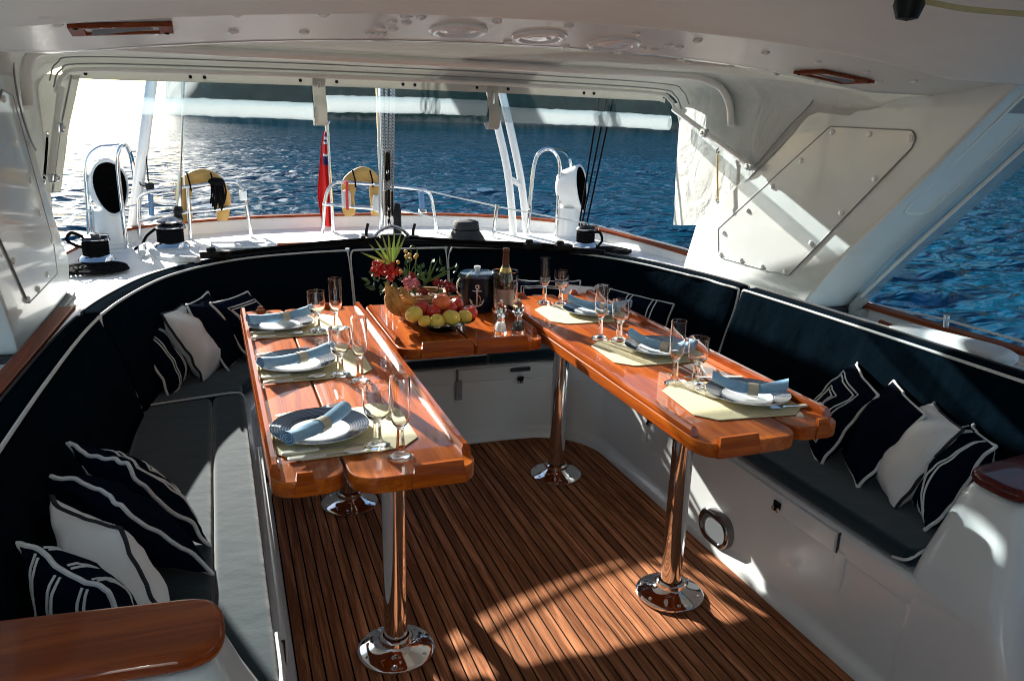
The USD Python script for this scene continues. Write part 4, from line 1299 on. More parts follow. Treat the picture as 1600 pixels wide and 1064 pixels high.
# ------------------------------------------------------------------ centrepieces on the middle table
# ice bucket with an anchor
bp = W(745, 484, z=ZT)
ib = thing("ice_bucket", "navy ice bucket with silver anchor and glossy blue lid", "ice bucket", bp)
o = tuple(bp)
obj("body", lathe([(.0001, .001), (.070, .001), (.073, .005), (.0755, .16), (.0755, .165)], 40, o), "bucket_navy", ib)
obj("lid", lathe([(.0785, .158), (.0795, .164), (.0785, .173), (.070, .178), (.0001, .181)], 40, o), "lid_blue", ib)
obj("knob", lathe([(.010, .180), (.012, .19), (.016, .196), (.014, .204), (.0001, .206)], 20, o), "plastic_white", ib)
view = EYE - bp; va = math.atan2(view[1], view[0])


def on_bucket(u, z, r=.0768):
    a = va + u / r
    return np.array([bp[0] + r * math.cos(a), bp[1] + r * math.sin(a), bp[2] + z])


anc = [tube([on_bucket(0, z) for z in np.linspace(.036, .115, 8)], .0026, 6), tube([on_bucket(u, .104) for u in np.linspace(-.021, .021, 7)], .0022, 6),
       tube([on_bucket(.007 * math.cos(a), .122 + .007 * math.sin(a)) for a in np.linspace(0, 2 * PI, 13)[:-1]], .0018, 6, closed=True),
       tube([on_bucket(.031 * math.sin(a), .066 - .031 * math.cos(a)) for a in np.linspace(-1.25, 1.25, 13)], [.0012] + [.003] * 11 + [.0012], 6)]
for sx in (-1, 1):
    anc.append(tube([on_bucket(sx * .033, .066), on_bucket(sx * .029, .058), on_bucket(sx * .020, .054)], [.0008, .0035, .001], 6))
obj("anchor", cat(*anc), "silver_print", ib)
obj("rope_motif", tube(cr([on_bucket(-.008, .128), on_bucket(.006, .132), on_bucket(.012, .118), on_bucket(-.004, .095), on_bucket(.014, .075), on_bucket(.012, .045), on_bucket(-.006, .030), on_bucket(-.014, .038)], 5), .0014, 6), "gold", ib)
obj("side_handle", tube(cr([on_bucket(-.10, .155, .0775), on_bucket(-.115, .13, .095), on_bucket(-.115, .09, .095), on_bucket(-.10, .07, .076)], 5), .004, 8), "plastic_white", ib)
# acrylic cooler and bottle
cp = W(788, 487, z=ZT)
co = thing("wine_cooler", "clear acrylic wine cooler tube on the middle table", "wine cooler", cp)
obj("shell", lathe([(.0001, .002), (.056, .002), (.0585, .006), (.060, .18), (.0605, .188), (.059, .190), (.0535, .188), (.053, .02), (.050, .014), (.0001, .013)], 40, tuple(cp)), "acrylic", co, smooth=40)
bt = thing("champagne_bottle", "dark champagne bottle with brown foil neck standing in the acrylic cooler", "bottle", cp + [0, 0, .014])
bo = cp + [0.002, 0, .016]
obj("body", lathe([(.0001, 0), (.036, .0), (.0395, .006), (.0395, .12), (.037, .14), (.026, .172), (.0165, .20)], 32, tuple(bo)), "bottle_glass", bt, smooth=50)
obj("foil", lathe([(.0168, .198), (.0150, .215), (.0140, .25), (.0150, .262), (.0155, .270), (.0135, .276), (.0001, .277)], 24, tuple(bo)), "foil_dark", bt, smooth=50)
obj("neck_band", lathe([(.0190, .188), (.0272, .168), (.0274, .171), (.0196, .191)], 24, tuple(bo)), "gold", bt)
obj("label", lathe([(.0399, .025), (.0401, .026), (.0401, .092), (.0399, .093)], 32, tuple(bo)), "label_pink", bt)
# salt and pepper mills
for px, py, fill, lab in ((782, 526, "salt", "clear acrylic salt mill in front of the wine cooler"), (809, 524, "pepper", "clear acrylic pepper mill with dark peppercorns at the table corner")):
    mp_ = W(px, py, z=ZT + .0005)
    ml = thing("mill", lab, "mill", mp_, group=None)
    o = tuple(mp_)
    obj("body", lathe([(.0001, .0005), (.0245, .0005), (.026, .003), (.0262, .03), (.022, .050), (.015, .072), (.0135, .082), (.018, .088), (.019, .092), (.0001, .093)], 12, o), "acrylic", ml, smooth=20)
    obj("contents", lathe([(.0001, .022), (.017, .022), (.018, .026), (.016, .046), (.010, .060), (.0001, .062)], 14, o), fill, ml)
    obj("shaft", tube([(o[0], o[1], o[2] + .012), (o[0], o[1], o[2] + .06), (o[0], o[1], o[2] + .118)], .0032, 8), "steel", ml)
    obj("head", lathe([(.0001, .094), (.012, .094), (.020, .102), (.0245, .114), (.0235, .128), (.016, .139), (.007, .143), (.0001, .1435)], 10, o), "acrylic", ml, smooth=20)
    obj("nut", lathe([(.006, .143), (.0072, .147), (.006, .152), (.0001, .154)], 12, o), "chrome", ml)

# fruit dish and fruit
fp = W(690, 514, z=ZT)
fb = thing("fruit_dish", "dark footed glass dish holding apples on the middle table", "fruit dish", fp)
obj("dish", lathe([(.0001, .028), (.05, .029), (.10, .036), (.135, .047), (.1395, .049), (.140, .046), (.10, .030), (.05, .022), (.03, .018)][::-1], 48, tuple(fp)), "bowl_dark", fb, smooth=50)
obj("foot", lathe([(.0001, .0006), (.058, .0006), (.060, .003), (.030, .012), (.028, .02)], 32, tuple(fp)), "bowl_dark", fb)


def apple(r, seed):
    g = np.random.default_rng(seed)
    pr = []
    for a in np.linspace(-PI / 2, PI / 2, 17):
        rad = math.cos(a) * (1.0 + .06 * math.sin(a)); z = math.sin(a)
        dip = .26 * math.exp(-(rad / .30) ** 2)
        z = z * (.90 - dip) if z > 0 else z * (.86 - .14 * math.exp(-(rad / .3) ** 2) - .04 * (1 - rad))
        pr.append((max(rad * r, 1e-5), z * r))
    m = lathe(pr, 22)
    v = m.vertices * (1 + .03 * (meshkit.noise(m.vertices / r * 1.2 + seed, seed)[:, None] - .5))
    return trimesh.Trimesh(v, m.faces, process=False)


fruits = [  # px, py, height of its centre above the table, radius, skin, label
    (647, 489, .094, .038, "apple_yellow", "yellow apple at the left rim of the fruit dish"), (664, 500, .078, .029, "apple_yellow", "small yellow apple, second from the left at the front of the dish"),
    (683, 502, .076, .032, "apple_yellow", "small yellow apple at the front middle of the dish"), (705, 497, .088, .040, "apple_yellow", "largest yellow apple at the front of the dish"),
    (726, 497, .084, .034, "apple_yellow", "yellow apple at the right front of the dish, before the red one"), (659, 481, .098, .037, "apple_red", "red apple behind the leftmost yellow apples"),
    (677, 486, .092, .037, "apple_red", "red apple in the middle of the dish below the orange-red one"), (702, 480, .100, .036, "apple_red", "dark red apple behind the largest yellow apple"),
    (733, 490, .088, .039, "apple_red", "red apple at the right rim of the fruit dish"), (713, 475, .100, .035, "apple_red", "red apple at the back of the dish, next to the ice bucket"),
    (690, 470, .146, .041, "apple_orange", "orange-red apple on top of the fruit pile")]
back_y = {5: .05, 6: .02, 7: .04, 8: .01, 9: .075, 10: .03}
for i, (px, py, h, r, m, lab) in enumerate(fruits):
    q = W(px, py, z=ZT + h)
    q = W(px, py, y=fp[1] + (-.085 + back_y[i] + .05 if i in back_y else (-.055, -.085, -.095, -.085, -.065)[i]))
    q[2] = max(q[2] - .006, ZT + .034 + r * .8)
    r *= .95
    t = thing("apple", lab, "apple", q, group=None)
    obj("fruit", trimesh.Trimesh(trimesh.transform_points(apple(r, i + 2).vertices, trimesh.transformations.euler_matrix(*(rng.uniform(-.7, .7, 3)))) + q, apple(r, i + 2).faces, process=False), m, t, smooth=70)
    if i not in (1, 2):
        obj("stalk", tube([q + [0, 0, r * .55], q + [.002, 0, r * .8], q + [.006, .002, r * 1.02]], .0014, 6), "stem_brown", t)

# basket of flowers with bananas leaning on it
vp = W(655, 470, y=fp[1] + .20); vp[2] = ZT
bk = thing("flower_basket", "round wicker basket filled with red flowers, palm leaf and greenery", "flower arrangement", vp)
wr = []
for k, z in enumerate(np.linspace(.006, .115, 9)):
    r = .062 + .030 * math.sin(z / .115 * 1.5)
    wr.append(tube([(vp[0] + (r + .003 * math.sin(9 * a + k * PI)) * math.cos(a) * 1.25, vp[1] + (r + .003 * math.sin(9 * a + k * PI)) * math.sin(a), ZT + z) for a in np.linspace(0, 2 * PI, 37)[:-1]], .0068, 6, closed=True))
obj("wicker", cat(*wr), "basket", bk)
obj("lining", lathe([(.0001, .004), (.055, .004), (.083, .10), (.0001, .105)], 24, tuple(vp), sx=1.2), "stem_brown", bk)


def blade(p0, p1, w, bend=.02, n=7):
    p0, p1 = np.asarray(p0, float), np.asarray(p1, float)
    d = p1 - p0
    s = np.cross(d, EYE - p0); s /= np.linalg.norm(s)
    nrm = np.cross(s, d); nrm /= np.linalg.norm(nrm)
    rows = []
    for t in np.linspace(0, 1, n):
        c = p0 + d * t + nrm * bend * math.sin(t * PI)
        ww = w * (math.sin(min(t * 1.6 + .12, 1.0) * PI / 2)) * (1 - t ** 3 * .97)
        rows.append([c - s * ww, c + nrm * ww * .35, c + s * ww])
    return grid(np.array(rows), thick=.0007)


hub = W(612, 415, y=vp[1] - .02)
for px, py in ((563, 394), (576, 381), (585, 372), (597, 366), (606, 360), (617, 361), (627, 363), (634, 368)):
    obj("palm_blade", blade(hub, W(px, py, y=vp[1] - .03 + rng.uniform(-.03, .03)), .0065, .008), "leaf_light", bk)
hub2 = W(667, 441, y=vp[1] - .03)
for px, py in ((645, 415), (650, 411), (676, 402), (684, 405), (704, 425), (716, 413), (652, 432)):
    obj("leaf_blade", blade(hub2, W(px, py, y=vp[1] - .04 + rng.uniform(-.05, .05)), .005, .012), "leaf_green", bk)
gl = np.random.default_rng(21)


def leaf_shape(c, n, up, L, w):
    n = n / np.linalg.norm(n); up = up - n * (up @ n); up /= np.linalg.norm(up); s = np.cross(n, up)
    return trimesh.Trimesh(np.array([c, c + up * L * .45 + s * w + n * .002, c + up * L, c + up * L * .45 - s * w + n * .002, c + up * L * .5 + n * .006]), [[0, 1, 4], [1, 2, 4], [2, 3, 4], [3, 0, 4]], process=False)


for k in range(130):
    px, py = gl.uniform(578, 730), gl.uniform(405, 470)
    if abs(px - 650) / 85 + abs(py - 440) / 45 > 1.15:
        continue
    q = W(px, py, y=vp[1] + gl.uniform(-.06, .10))
    m = leaf_shape(q, gl.normal(size=3) + [0, -.8, .4], gl.normal(size=3) + [(px - 650) / 60, 0, .8], gl.uniform(.028, .05), gl.uniform(.006, .012))
    obj("leaf", m, "leaf_dark" if k % 3 else "leaf_green", bk, smooth=False)


def blossom(c, r, pet, seed):
    g = np.random.default_rng(seed)
    ms = []
    for k in range(pet):
        d = g.normal(size=3) + [0, -.5, .5]; d /= np.linalg.norm(d)
        ms.append(leaf_shape(c + d * r * .35, g.normal(size=3), d, r * .75, r * .36))
    return cat(*ms)


for j, (px, py, r, m) in enumerate([(588, 413, .020, "petal_red"), (593, 420, .022, "petal_red"), (598, 412, .02, "petal_red"), (601, 424, .021, "petal_red"), (590, 428, .018, "petal_red"), (584, 421, .016, "petal_red"),
                                    (612, 417, .022, "petal_red"), (616, 428, .022, "petal_red"), (623, 424, .02, "petal_red"), (610, 434, .02, "petal_red"), (644, 430, .018, "petal_dark_red"), (606, 428, .019, "petal_red"),
                                    (684, 443, .024, "petal_dark_red"), (697, 445, .022, "petal_dark_red"), (707, 450, .024, "petal_dark_red"), (660, 457, .024, "petal_dark_red"), (668, 462, .024, "petal_dark_red"), (701, 452, .02, "petal_dark_red"),
                                    (640, 443, .024, "petal_pink"), (648, 440, .02, "petal_pink"), (634, 440, .02, "petal_pink"), (637, 449, .02, "petal_pink"), (652, 446, .018, "petal_pink")]):
    q = W(px, py, y=vp[1] - .07 + .03 * (j % 3))
    obj("blossom", blossom(q, r, 26, j), m, bk, smooth=False)
for j, (px, py) in enumerate([(634, 393), (640, 398), (649, 402), (635, 401), (651, 399), (622, 410), (626, 424), (641, 405)]):
    q = W(px, py, y=vp[1] - .03)
    obj("berry", trimesh.Trimesh(trimesh.creation.icosphere(2, .0085).vertices + q, trimesh.creation.icosphere(2, .0085).faces, process=False), "berry", bk)
    obj("sprig", tube(cr([q, q + [0, .01, -.03], W(640, 430, y=vp[1])], 4), .0012, 5), "leaf_green", bk)
obj("sprig", tube(cr(WY([(648, 440), (650, 410), (652, 392), (645, 384), (640, 389), (644, 394)], vp[1] - .02), 5), .002, 6), "leaf_green", bk)
bn = thing("banana_bunch", "bunch of ripe bananas leaning against the flower basket", "bananas", W(612, 478, y=vp[1] - .10))
for (a, b, c, r) in (((604, 442), (612, 466), (636, 492), .0165), ((612, 446), (622, 470), (640, 490), .0155), ((626, 448), (638, 464), (656, 478), .0145), ((605, 456), (609, 478), (628, 494), .016)):
    yy = vp[1] - .12
    q = cr(WY([a, b, c], yy - .01), 9)
    rr_ = r * np.clip(np.sin(np.linspace(.10, PI - .12, len(q))) * 1.6, .25, 1)
    obj("banana", tube(q, rr_, 7), "banana", bn, smooth=50)

# ------------------------------------------------------------------ fittings on the seat fronts
def latch(label, p, n):
    n = np.array(n, float)
    t = thing("locker_latch", label, "latch", p, group=None)
    s = np.cross(n, [0, 0, 1])
    ax = [s, np.array([0, 0, 1.0]), n]
    obj("plate", turned(rbox((0, .004, .003), (.034, .026, .006), .002), ax, p), "black_metal", t)
    for k in (-1, 1):
        obj("jaw", turned(rbox((k * .011, -.010, .006), (.010, .018, .012), .002), ax, p), "chrome", t)
    obj("tongue", turned(rbox((0, -.006, .008), (.006, .022, .012), .002), ax, p), "black_metal", t)


latch("chrome and black latch on the aft locker below the middle table", W(813, 593, y=3.462), (0, -1, 0))
latch("chrome latch on the right seat front, near the front end", W(1215, 790, x=.8085), (-1, 0, 0))
latch("small latch on the right seat front, half hidden behind the right table", W(1016, 658, x=.8085), (-1, 0, 0))
latch("small clasp on the left seat front, near the bottom edge", W(424, 915, x=-.8085), (1, 0, 0))
latch("small clasp on the left seat front beside the near left table end", (-.8085, 2.62, .33), (1, 0, 0))
npn = W(813, 577, y=3.462)
obj("name_plate", turned(slab(round_poly([(-.055, -.011), (.055, -.011), (.055, .011), (-.055, .011)], .011, 5), 0, .004, .001, 1), [[1, 0, 0], [0, 0, 1], [0, -1, 0]], npn), "seal_dark", label="small dark oval plate on the aft locker front above its latch", cat="plate")
pl = W(1116, 825, x=.792)
pt = thing("portlight", "oval chrome-rimmed portlight low in the right seat front", "porthole", pl)
axp = [[0, -1, 0], [0, 0, 1], [-1, 0, 0]]
ov = np.array([(.030 * np.sign(math.cos(a)) * (abs(math.cos(a)) > .02) + .060 * math.cos(a), .060 * math.sin(a)) for a in np.linspace(0, 2 * PI, 49)[:-1]])
obj("rim", turned(loft([np.column_stack([ring2(ccw(ov), i), np.full(len(ov), z)]) for i, z in ((-.006, -.03), (-.006, .004), (0, .011), (.012, .011), (.016, .004))], caps=False), axp, pl), "dark_chrome", pt, smooth=60)
obj("pane", turned(slab(ring2(ccw(ov), .015), .0, .005, .001, 1), axp, pl), "grey_pane", pt)

# ------------------------------------------------------------------ fittings on the deck
# cowl vents
def cowl(label, base, face_az, hgt=.50):
    t = thing("cowl_vent", label, "vent", base)
    b = np.asarray(base, float)
    f = np.array([math.sin(face_az), math.cos(face_az), 0.0]); s = np.array([f[1], -f[0], 0.0])
    u = np.linspace(0, 2 * PI, 28, endpoint=False)
    rings = []
    for z, r in ((0, .115), (.012, .112), (.02, .092), (.10, .087), (.22, .084)):
        rings.append([b + [0, 0, z] + s * r * math.cos(a) + f * r * math.sin(a) for a in u])
    hull_rings = rings
    obj("pipe", loft(rings), "tube_white", t, smooth=50)
    # head: an egg-shaped bell, upright, open to the front
    hc = b + [0, 0, .345]
    tilt = .16
    ay = np.array([0, 0, 1.0]) * math.cos(tilt) - f * math.sin(tilt) * -1
    ay = np.array([0, 0, 1.0]) * math.cos(tilt) + f * -math.sin(tilt)
    af = f * math.cos(tilt) + np.array([0, 0, 1.0]) * math.sin(tilt)
    def egg(k, d):
        return [hc + s * (.098 * k * math.cos(a) * (1 + .16 * math.sin(a))) + ay * (.160 * k * math.sin(a)) + af * d for a in u]
    obj("bell", loft([egg(.05, -.105), egg(.45, -.098), egg(.75, -.078), egg(.90, -.040), egg(1.0, .03), egg(1.05, .075), egg(1.06, .088), egg(1.0, .092), egg(.95, .086), egg(.90, .06)], caps=False), "tube_white", t, smooth=60)
    obj("mouth", loft([egg(.95, .084), egg(.80, .076), egg(.4, .072), egg(.02, .071)], caps=False), "void_black", t, smooth=60)
    return t


vL = W(176, 384, z=.745); vR = W(888, 372, z=.745)
cowl("white cowl vent with black mouth facing the cockpit, left side deck", vL, math.atan2(.45, -1.0))
cowl("white cowl vent with black mouth turned outboard, right side deck", vR, math.atan2(.68, -.73))


def hoops(label, sets, y, catg="guard rail", name="vent_guard", r=.0135, m="chrome"):
    t = thing(name, label, catg, W(*sets[0][0], y=y))
    for k, pts in enumerate(sets):
        q = [W(p[0], p[1], y=(p[2] if len(p) > 2 else y)) for p in pts]
        obj("tube", tube(cr(q, 6), r, 10), m, t, smooth=60)
    return t


hoops("polished steel hoop guard around the left cowl vent", [[(140, 372), (136, 300), (134, 268), (140, 244), (156, 231), (176, 229), (190, 227)], [(199, 394, 5.2), (190, 320, 5.2), (184, 262, 5.2), (186, 236, 5.2), (193, 227, 5.25), (200, 233, 5.5), (207, 255, 5.7), (214, 310, 5.7), (222, 376, 5.7)], [(143, 322), (146, 372)]], 5.35)
hoops("polished steel hoop guard around the right cowl vent", [[(824, 370), (829, 310), (834, 262), (842, 240), (856, 233), (868, 240), (875, 262), (872, 320), (868, 378)], [(856, 233, 5.2), (878, 236, 5.4), (888, 246, 5.5), (892, 262, 5.5), (891, 330, 5.55), (890, 372, 5.55)]], 5.15)


def winch(label, base, r, h, rope=True, cover=False, tail=None, platform=None):
    t = thing("winch", label, "winch", base)
    b = tuple(base)
    r, h = (r, h) if cover else (r * .86, h * .94)
    if cover:
        ms = lathe([(r * 1.5, 0), (r * 1.6, .01), (r * 1.35, h * .35), (r * 1.0, h * .62), (r * 1.02, h * .7), (r * .95, h * .95), (r * .7, h), (.0001, h * 1.02)], 24, b)
        v = ms.vertices + .012 * (meshkit.fbm(ms.vertices * 22, 3, 6)[:, None] - .5) * [1, 1, .4]
        obj("cover", trimesh.Trimesh(v, ms.faces, process=False), "black_cloth", t, smooth=70)
        obj("drawcord", tube([(b[0] + r * 1.03 * math.cos(a), b[1] + r * 1.03 * math.sin(a), b[2] + h * .64) for a in np.linspace(0, 2 * PI, 25)[:-1]], .004, 6, closed=True), "black_rope", t)
        return t
    obj("base", lathe([(.0001, 0), (r * 1.25, 0), (r * 1.28, h * .10), (r * 1.12, h * .20), (r * .95, h * .27), (r * .85, h * .28)], 32, b), "chrome", t)
    obj("drum", lathe([(r * .85, h * .2), (r * .72, h * .3), (r * .66, h * .5), (r * .70, h * .7), (r * .86, h * .76), (r * .9, h * .82), (r * .8, h * .9), (r * .45, h * .96), (.0001, h)], 32, b), "black_metal", t)
    obj("jaw_ring", lathe([(r * .93, h * .78), (r * .96, h * .80), (r * .96, h * .825), (r * .92, h * .845), (r * .80, h * .85)], 32, b), "dark_chrome", t)
    obj("guide_arm", tube([(b[0] + r * .5, b[1] - r * .3, b[2] + h * .93), (b[0] + r * .95, b[1] - r * .55, b[2] + h * .95), (b[0] + r * 1.02, b[1] - r * .6, b[2] + h * .78)], r * .10, 8), "dark_chrome", t)
    obj("handle_socket", lathe([(r * .30, h * .965), (r * .30, h * 1.02), (r * .16, h * 1.03), (r * .15, h * .98), (.0001, h * .98)], 20, b), "dark_chrome", t)
    if rope:
        for k in range(5):
            z = b[2] + h * (.30 + .095 * k)
            obj("rope_turn", tube([(b[0] + (r * .80) * math.cos(a), b[1] + r * .80 * math.sin(a), z + .004 * math.sin(a)) for a in np.linspace(0, 2 * PI, 25)[:-1]], r * .115, 7, closed=True), "black_rope", t)
    if tail is not None:
        obj("rope_tail", tube(cr(tail, 6), .0085, 8), "black_rope", t)
    return t


w1 = W(152, 410, z=.765)
winch("black winch wound with rope beside the left pillar", w1, .085, .165, tail=[w1 + [-.05, -.02, .14], w1 + [-.10, -.03, .165], w1 + [-.125, -.03, .13], w1 + [-.09, -.03, .10], w1 + [-.03, -.07, .09]])
w2 = W(268, 388, z=.750)
winch("winch with silver top and black rope left of the yellow lifebuoy", w2, .10, .17, tail=[w2 + [-.08, 0, .12], w2 + [-.13, -.02, .08], w2 + [-.16, -.04, .03], w2 + [-.2, -.06, .01]])
obj("top_cap", lathe([(.0001, .195), (.03, .193), (.05, .182), (.075, .172), (.075, .160), (.05, .158)][::-1], 24, tuple(w2)), "dark_chrome", stage.GetPrimAtPath("/World/winch_001"))
winch("black covered winch at the middle of the aft deck", W(728, 381, z=.755), .085, .155, cover=True)
w4 = W(914, 388, z=.768)
winch("black winch with chrome base right of the right cowl vent", w4, .078, .165, tail=[w4 + [.04, 0, .10], w4 + [.10, .0, .10], w4 + [.11, -.02, .05], w4 + [.05, -.08, .012], w4 + [.12, -.12, .008]])
# flat coils of line on the deck
for px, py, r, lab in ((150, 419, .15, "flat coil of black line on the deck beside the left pillar"), (955, 392, .11, "flat coil of black line on the deck right of the right winch")):
    c = W(px, py, z=.768)
    q = [c + [(.02 + r * a / 40) * math.cos(a * 1.15), (.02 + r * a / 40) * math.sin(a * 1.15), .003 + .001 * math.sin(a * 3)] for a in np.linspace(0, 38, 190)]
    tt = thing("rope_coil", lab, "rope", c, group=None)
    obj("line", tube(q, .009, 6), "black_rope", tt)
# raised pads that carry the vents and winches
for px0, w_, d_, lab, nm in ((176, .5, .42, "low white moulded plinth under the left cowl vent", 0), (888, .52, .46, "low white moulded plinth under the right cowl vent", 1)):
    c = vL if nm == 0 else vR
    q = round_poly([(c[0] - w_ / 2, c[1] - d_ / 2), (c[0] + w_ / 2, c[1] - d_ / 2), (c[0] + w_ / 2, c[1] + d_ / 2), (c[0] - w_ / 2, c[1] + d_ / 2)], .12, 6)
    obj("vent_plinth", slab(q, .70, .748, .022, 4), "gelcoat_deck", label=lab, cat="plinth", smooth=60)
q = w2
obj("winch_pad", slab(round_poly([(q[0] - .15, q[1] - .15), (q[0] + .17, q[1] - .15), (q[0] + .17, q[1] + .15), (q[0] - .15, q[1] + .15)], .12, 6), .70, .752, .02, 4), "gelcoat_deck", label="rounded white pad under the silver-topped winch", cat="plinth", smooth=60)
# white braided rope lying on the left deck
wr_ = thing("white_rope", "thick white braided rope lying along the left deck towards the track", "rope", W(230, 392, z=.775))
obj("line", tube(cr([W(222, 396, z=.77), W(222, 388, z=.785), W(232, 384, z=.79), W(238, 392, z=.80), W(250, 401, z=.82), W(275, 405, z=.85), W(310, 407, z=.853)], 7), .021, 10), "rope_white", wr_)

# mainsheet track across the coaming, with car, stoppers and lines
tr = thing("mainsheet_track", "long black mainsheet track curving across the aft coaming", "sheet track", (0, 4.5, .85))
tk = cr([W(330, 402, z=.862), W(400, 392, z=.864), W(500, 383, z=.866), W(610, 377, z=.868), W(720, 379, z=.868), W(830, 384, z=.866), W(945, 393, z=.862)], 8)
obj("rail", tube(tk, .010, 8), "black_metal", tr)
obj("rail_foot", tube(tk - [0, 0, .014], .013, 4), "black_metal", tr)
for px, py in ((337, 399), (832, 386), (880, 388)):
    c = W(px, py, z=.868)
    obj("end_block", cat(rbox(c + [0, 0, .006], (.15 if px < 400 else .10, .06, .035), .008), lathe([(.022, 0), (.024, .02), (.018, .032), (.0001, .034)], 16, tuple(c + [-.02, 0, .01]))), "black_metal", tr)
for px in (572, 645):
    c = W(px, 372, z=.868)
    obj("stopper", cat(rbox(c, (.07, .06, .03), .006), tube([c, c + [.004, 0, .05], c + [.014, 0, .085]], .009, 8)), "black_metal", tr)
obj("control_line", tube(cr([W(592, 373, z=.885), W(520, 378, z=.884), W(440, 386, z=.882), W(345, 397, z=.880)], 8), .009, 8), "black_rope", tr)
obj("control_line", tube(cr([W(640, 371, z=.885), W(730, 377, z=.884), W(800, 380, z=.882), W(870, 384, z=.880)], 8), .009, 8), "black_rope", tr)
tc_ = W(612, 374, z=.872)
obj("car", cat(rbox(tc_, (.30, .075, .028), .008), rbox(tc_ + [0, 0, .02], (.14, .05, .02), .006)), "black_metal", tr)
obj("bail", tube(cr([tc_ + [-.10, 0, .02], tc_ + [-.06, 0, .055], tc_ + [0, 0, .075], tc_ + [.06, 0, .055], tc_ + [.10, 0, .02]], 6), .009, 8), "chrome", tr)
ms = thing("mainsheet_tackle", "mainsheet tackle of flecked ropes and blocks rising from the track", "rope tackle", tc_)
yM = tc_[1]
for a, b in (((598, 180), (603, 330)), ((604, 180), (606, 322)), ((611, 180), (608, 300)), ((615, 180), (613, 330))):
    p0, p1 = W(*a, y=yM), W(*b, y=yM)
    top = p0 + (p0 - p1) * 2.2
    obj("rope_part", tube([top, p0, (p0 + p1) / 2, p1], .0075, 8), "fleck_rope", ms)
for (px, py, w_, h_) in ((607, 318, .045, .16), (604, 260, .03, .17)):
    c = W(px, py, y=yM)
    obj("block", cat(rbox(c, (w_ * .28, .05, h_), .006), rbox(c + [w_ * .42, 0, 0], (w_ * .22, .05, h_ * .9), .005), rbox(c - [w_ * .42, 0, 0], (w_ * .22, .05, h_ * .9), .005)), "black_metal", ms)
    obj("sheave", turned(lathe([(.0001, -.008), (.028, -.008), (.024, 0), (.028, .008), (.0001, .008)], 18), [[0, 1, 0], [0, 0, 1], [1, 0, 0]], c - [0, 0, h_ * .2]), "steel", ms)
obj("shackle", tube(cr([tc_ + [-.012, 0, .07], W(607, 350, y=yM), W(608, 338, y=yM), W(611, 350, y=yM), tc_ + [.012, 0, .07]], 5), .006, 8), "chrome", ms)
obj("post", tube([W(597, 362, y=5.4), W(597, 280, y=5.4), W(593, 150, y=5.4), W(590, 60, y=5.4)], .024, 14), "steel", label="silver tube standing behind the mainsheet tackle", cat="pole")
obj("cleat_post", tube([W(621, 366, y=5.2), W(621, 345, y=5.2), W(620, 330, y=5.2), W(621, 318, y=5.2)], [.03, .027, .03, .018], 12), "black_metal", label="short black post beside the mainsheet tackle", cat="post")

# rigging lines
bs = thing("backstay", "dark backstay wire with turnbuckle rising left of the first lifebuoy", "rigging", W(278, 378, y=5.45))
p = [W(277, 376, y=5.45), W(281, 300, y=5.45), W(285, 183, y=5.45), W(289, 80, y=5.45)]
obj("wire", tube(p, .006, 8), "steel", bs)
obj("wire", tube([W(288, 290, y=5.5), W(285, 183, y=5.5), W(283, 110, y=5.5)], .004, 6), "steel", bs)
obj("turnbuckle", tube(WY([(279, 330), (280, 300), (281, 268)], 5.45), [.016, .017, .011], 10), "steel", bs)
obj("tensioner", tube(WY([(276, 378), (277, 350), (278, 342), (278, 335), (278, 330), (279, 322)], 5.45), [.022, .022, .034, .022, .032, .022], 12), "black_metal", bs)
for k, (a, b) in enumerate((((928, 205), (902, 372)), ((938, 205), (909, 352)), ((947, 205), (917, 348)))):
    p0, p1 = W(*a, y=4.72), W(*b, y=4.72)
    obj("halyard", tube([p1, p0, p0 + (p0 - p1) * .6], .0062, 7), "black_rope", label=f"thin black line slanting up from the right winch, {('leftmost', 'middle', 'rightmost')[k]} of three", cat="line", group="three black lines above the right winch")

# tubular arches that carry the davits
ar = thing("stern_arch", "thick white stern arch tube behind the left cowl vent", "arch", W(206, 378, y=5.62))
obj("leg", tube(cr(WY([(206, 380), (212, 320), (220, 260), (229, 190), (238, 120), (252, 40)], 5.62), 6), .034, 16), "tube_white", ar, smooth=60)
ar = thing("stern_arch", "pair of white stern arch tubes left of the right cowl vent", "arch", W(812, 376, y=5.30))
obj("leg", tube(cr(WY([(803, 376), (799, 320), (792, 262), (776, 190), (760, 120), (742, 50)], 5.30), 6), .027, 14), "tube_white", ar, smooth=60)
obj("leg", tube(cr(WY([(824, 374), (819, 320), (812, 270), (795, 190), (777, 115), (757, 40)], 5.30), 6), .027, 14), "tube_white", ar, smooth=60)
obj("web", tube(WY([(793, 278), (808, 286), (814, 290)], 5.30), .022, 10), "tube_white", ar)

# pushpit rails
YP = 5.55
hoops("steel stern rail on the left carrying the first yellow lifebuoy", [
    [(218, 372), (216, 322), (220, 306), (240, 298), (285, 293), (330, 287), (362, 284), (375, 290), (382, 305), (388, 340), (394, 376)],
    [(216, 346), (245, 338), (298, 331), (340, 327), (384, 320)], [(293, 291), (295, 330), (298, 380)]], YP, "rail", "stern_rail", .0125, "steel")
hoops("steel stern rail in the middle carrying the second yellow lifebuoy", [
    [(503, 373), (507, 325), (511, 302), (520, 288), (534, 285), (570, 287), (600, 290), (640, 294), (664, 298), (673, 306), (678, 330), (684, 373)],
    [(504, 319), (560, 324), (600, 327), (640, 331)]], YP, "rail", "stern_rail", .0125, "steel")
obj("rail_box", rbox(W(380, 306, y=YP - .02), (.048, .03, .062), .006), "plastic_white", label="small white box clamped to the left stern rail", cat="box")
tb = thing("rail_tube", "short blue tube clamped to the middle stern rail", "tube", W(660, 331, y=YP))
obj("tube", tube(WY([(660, 332), (659, 316), (658, 300)], YP), .020, 12), "blue_tube", tb)
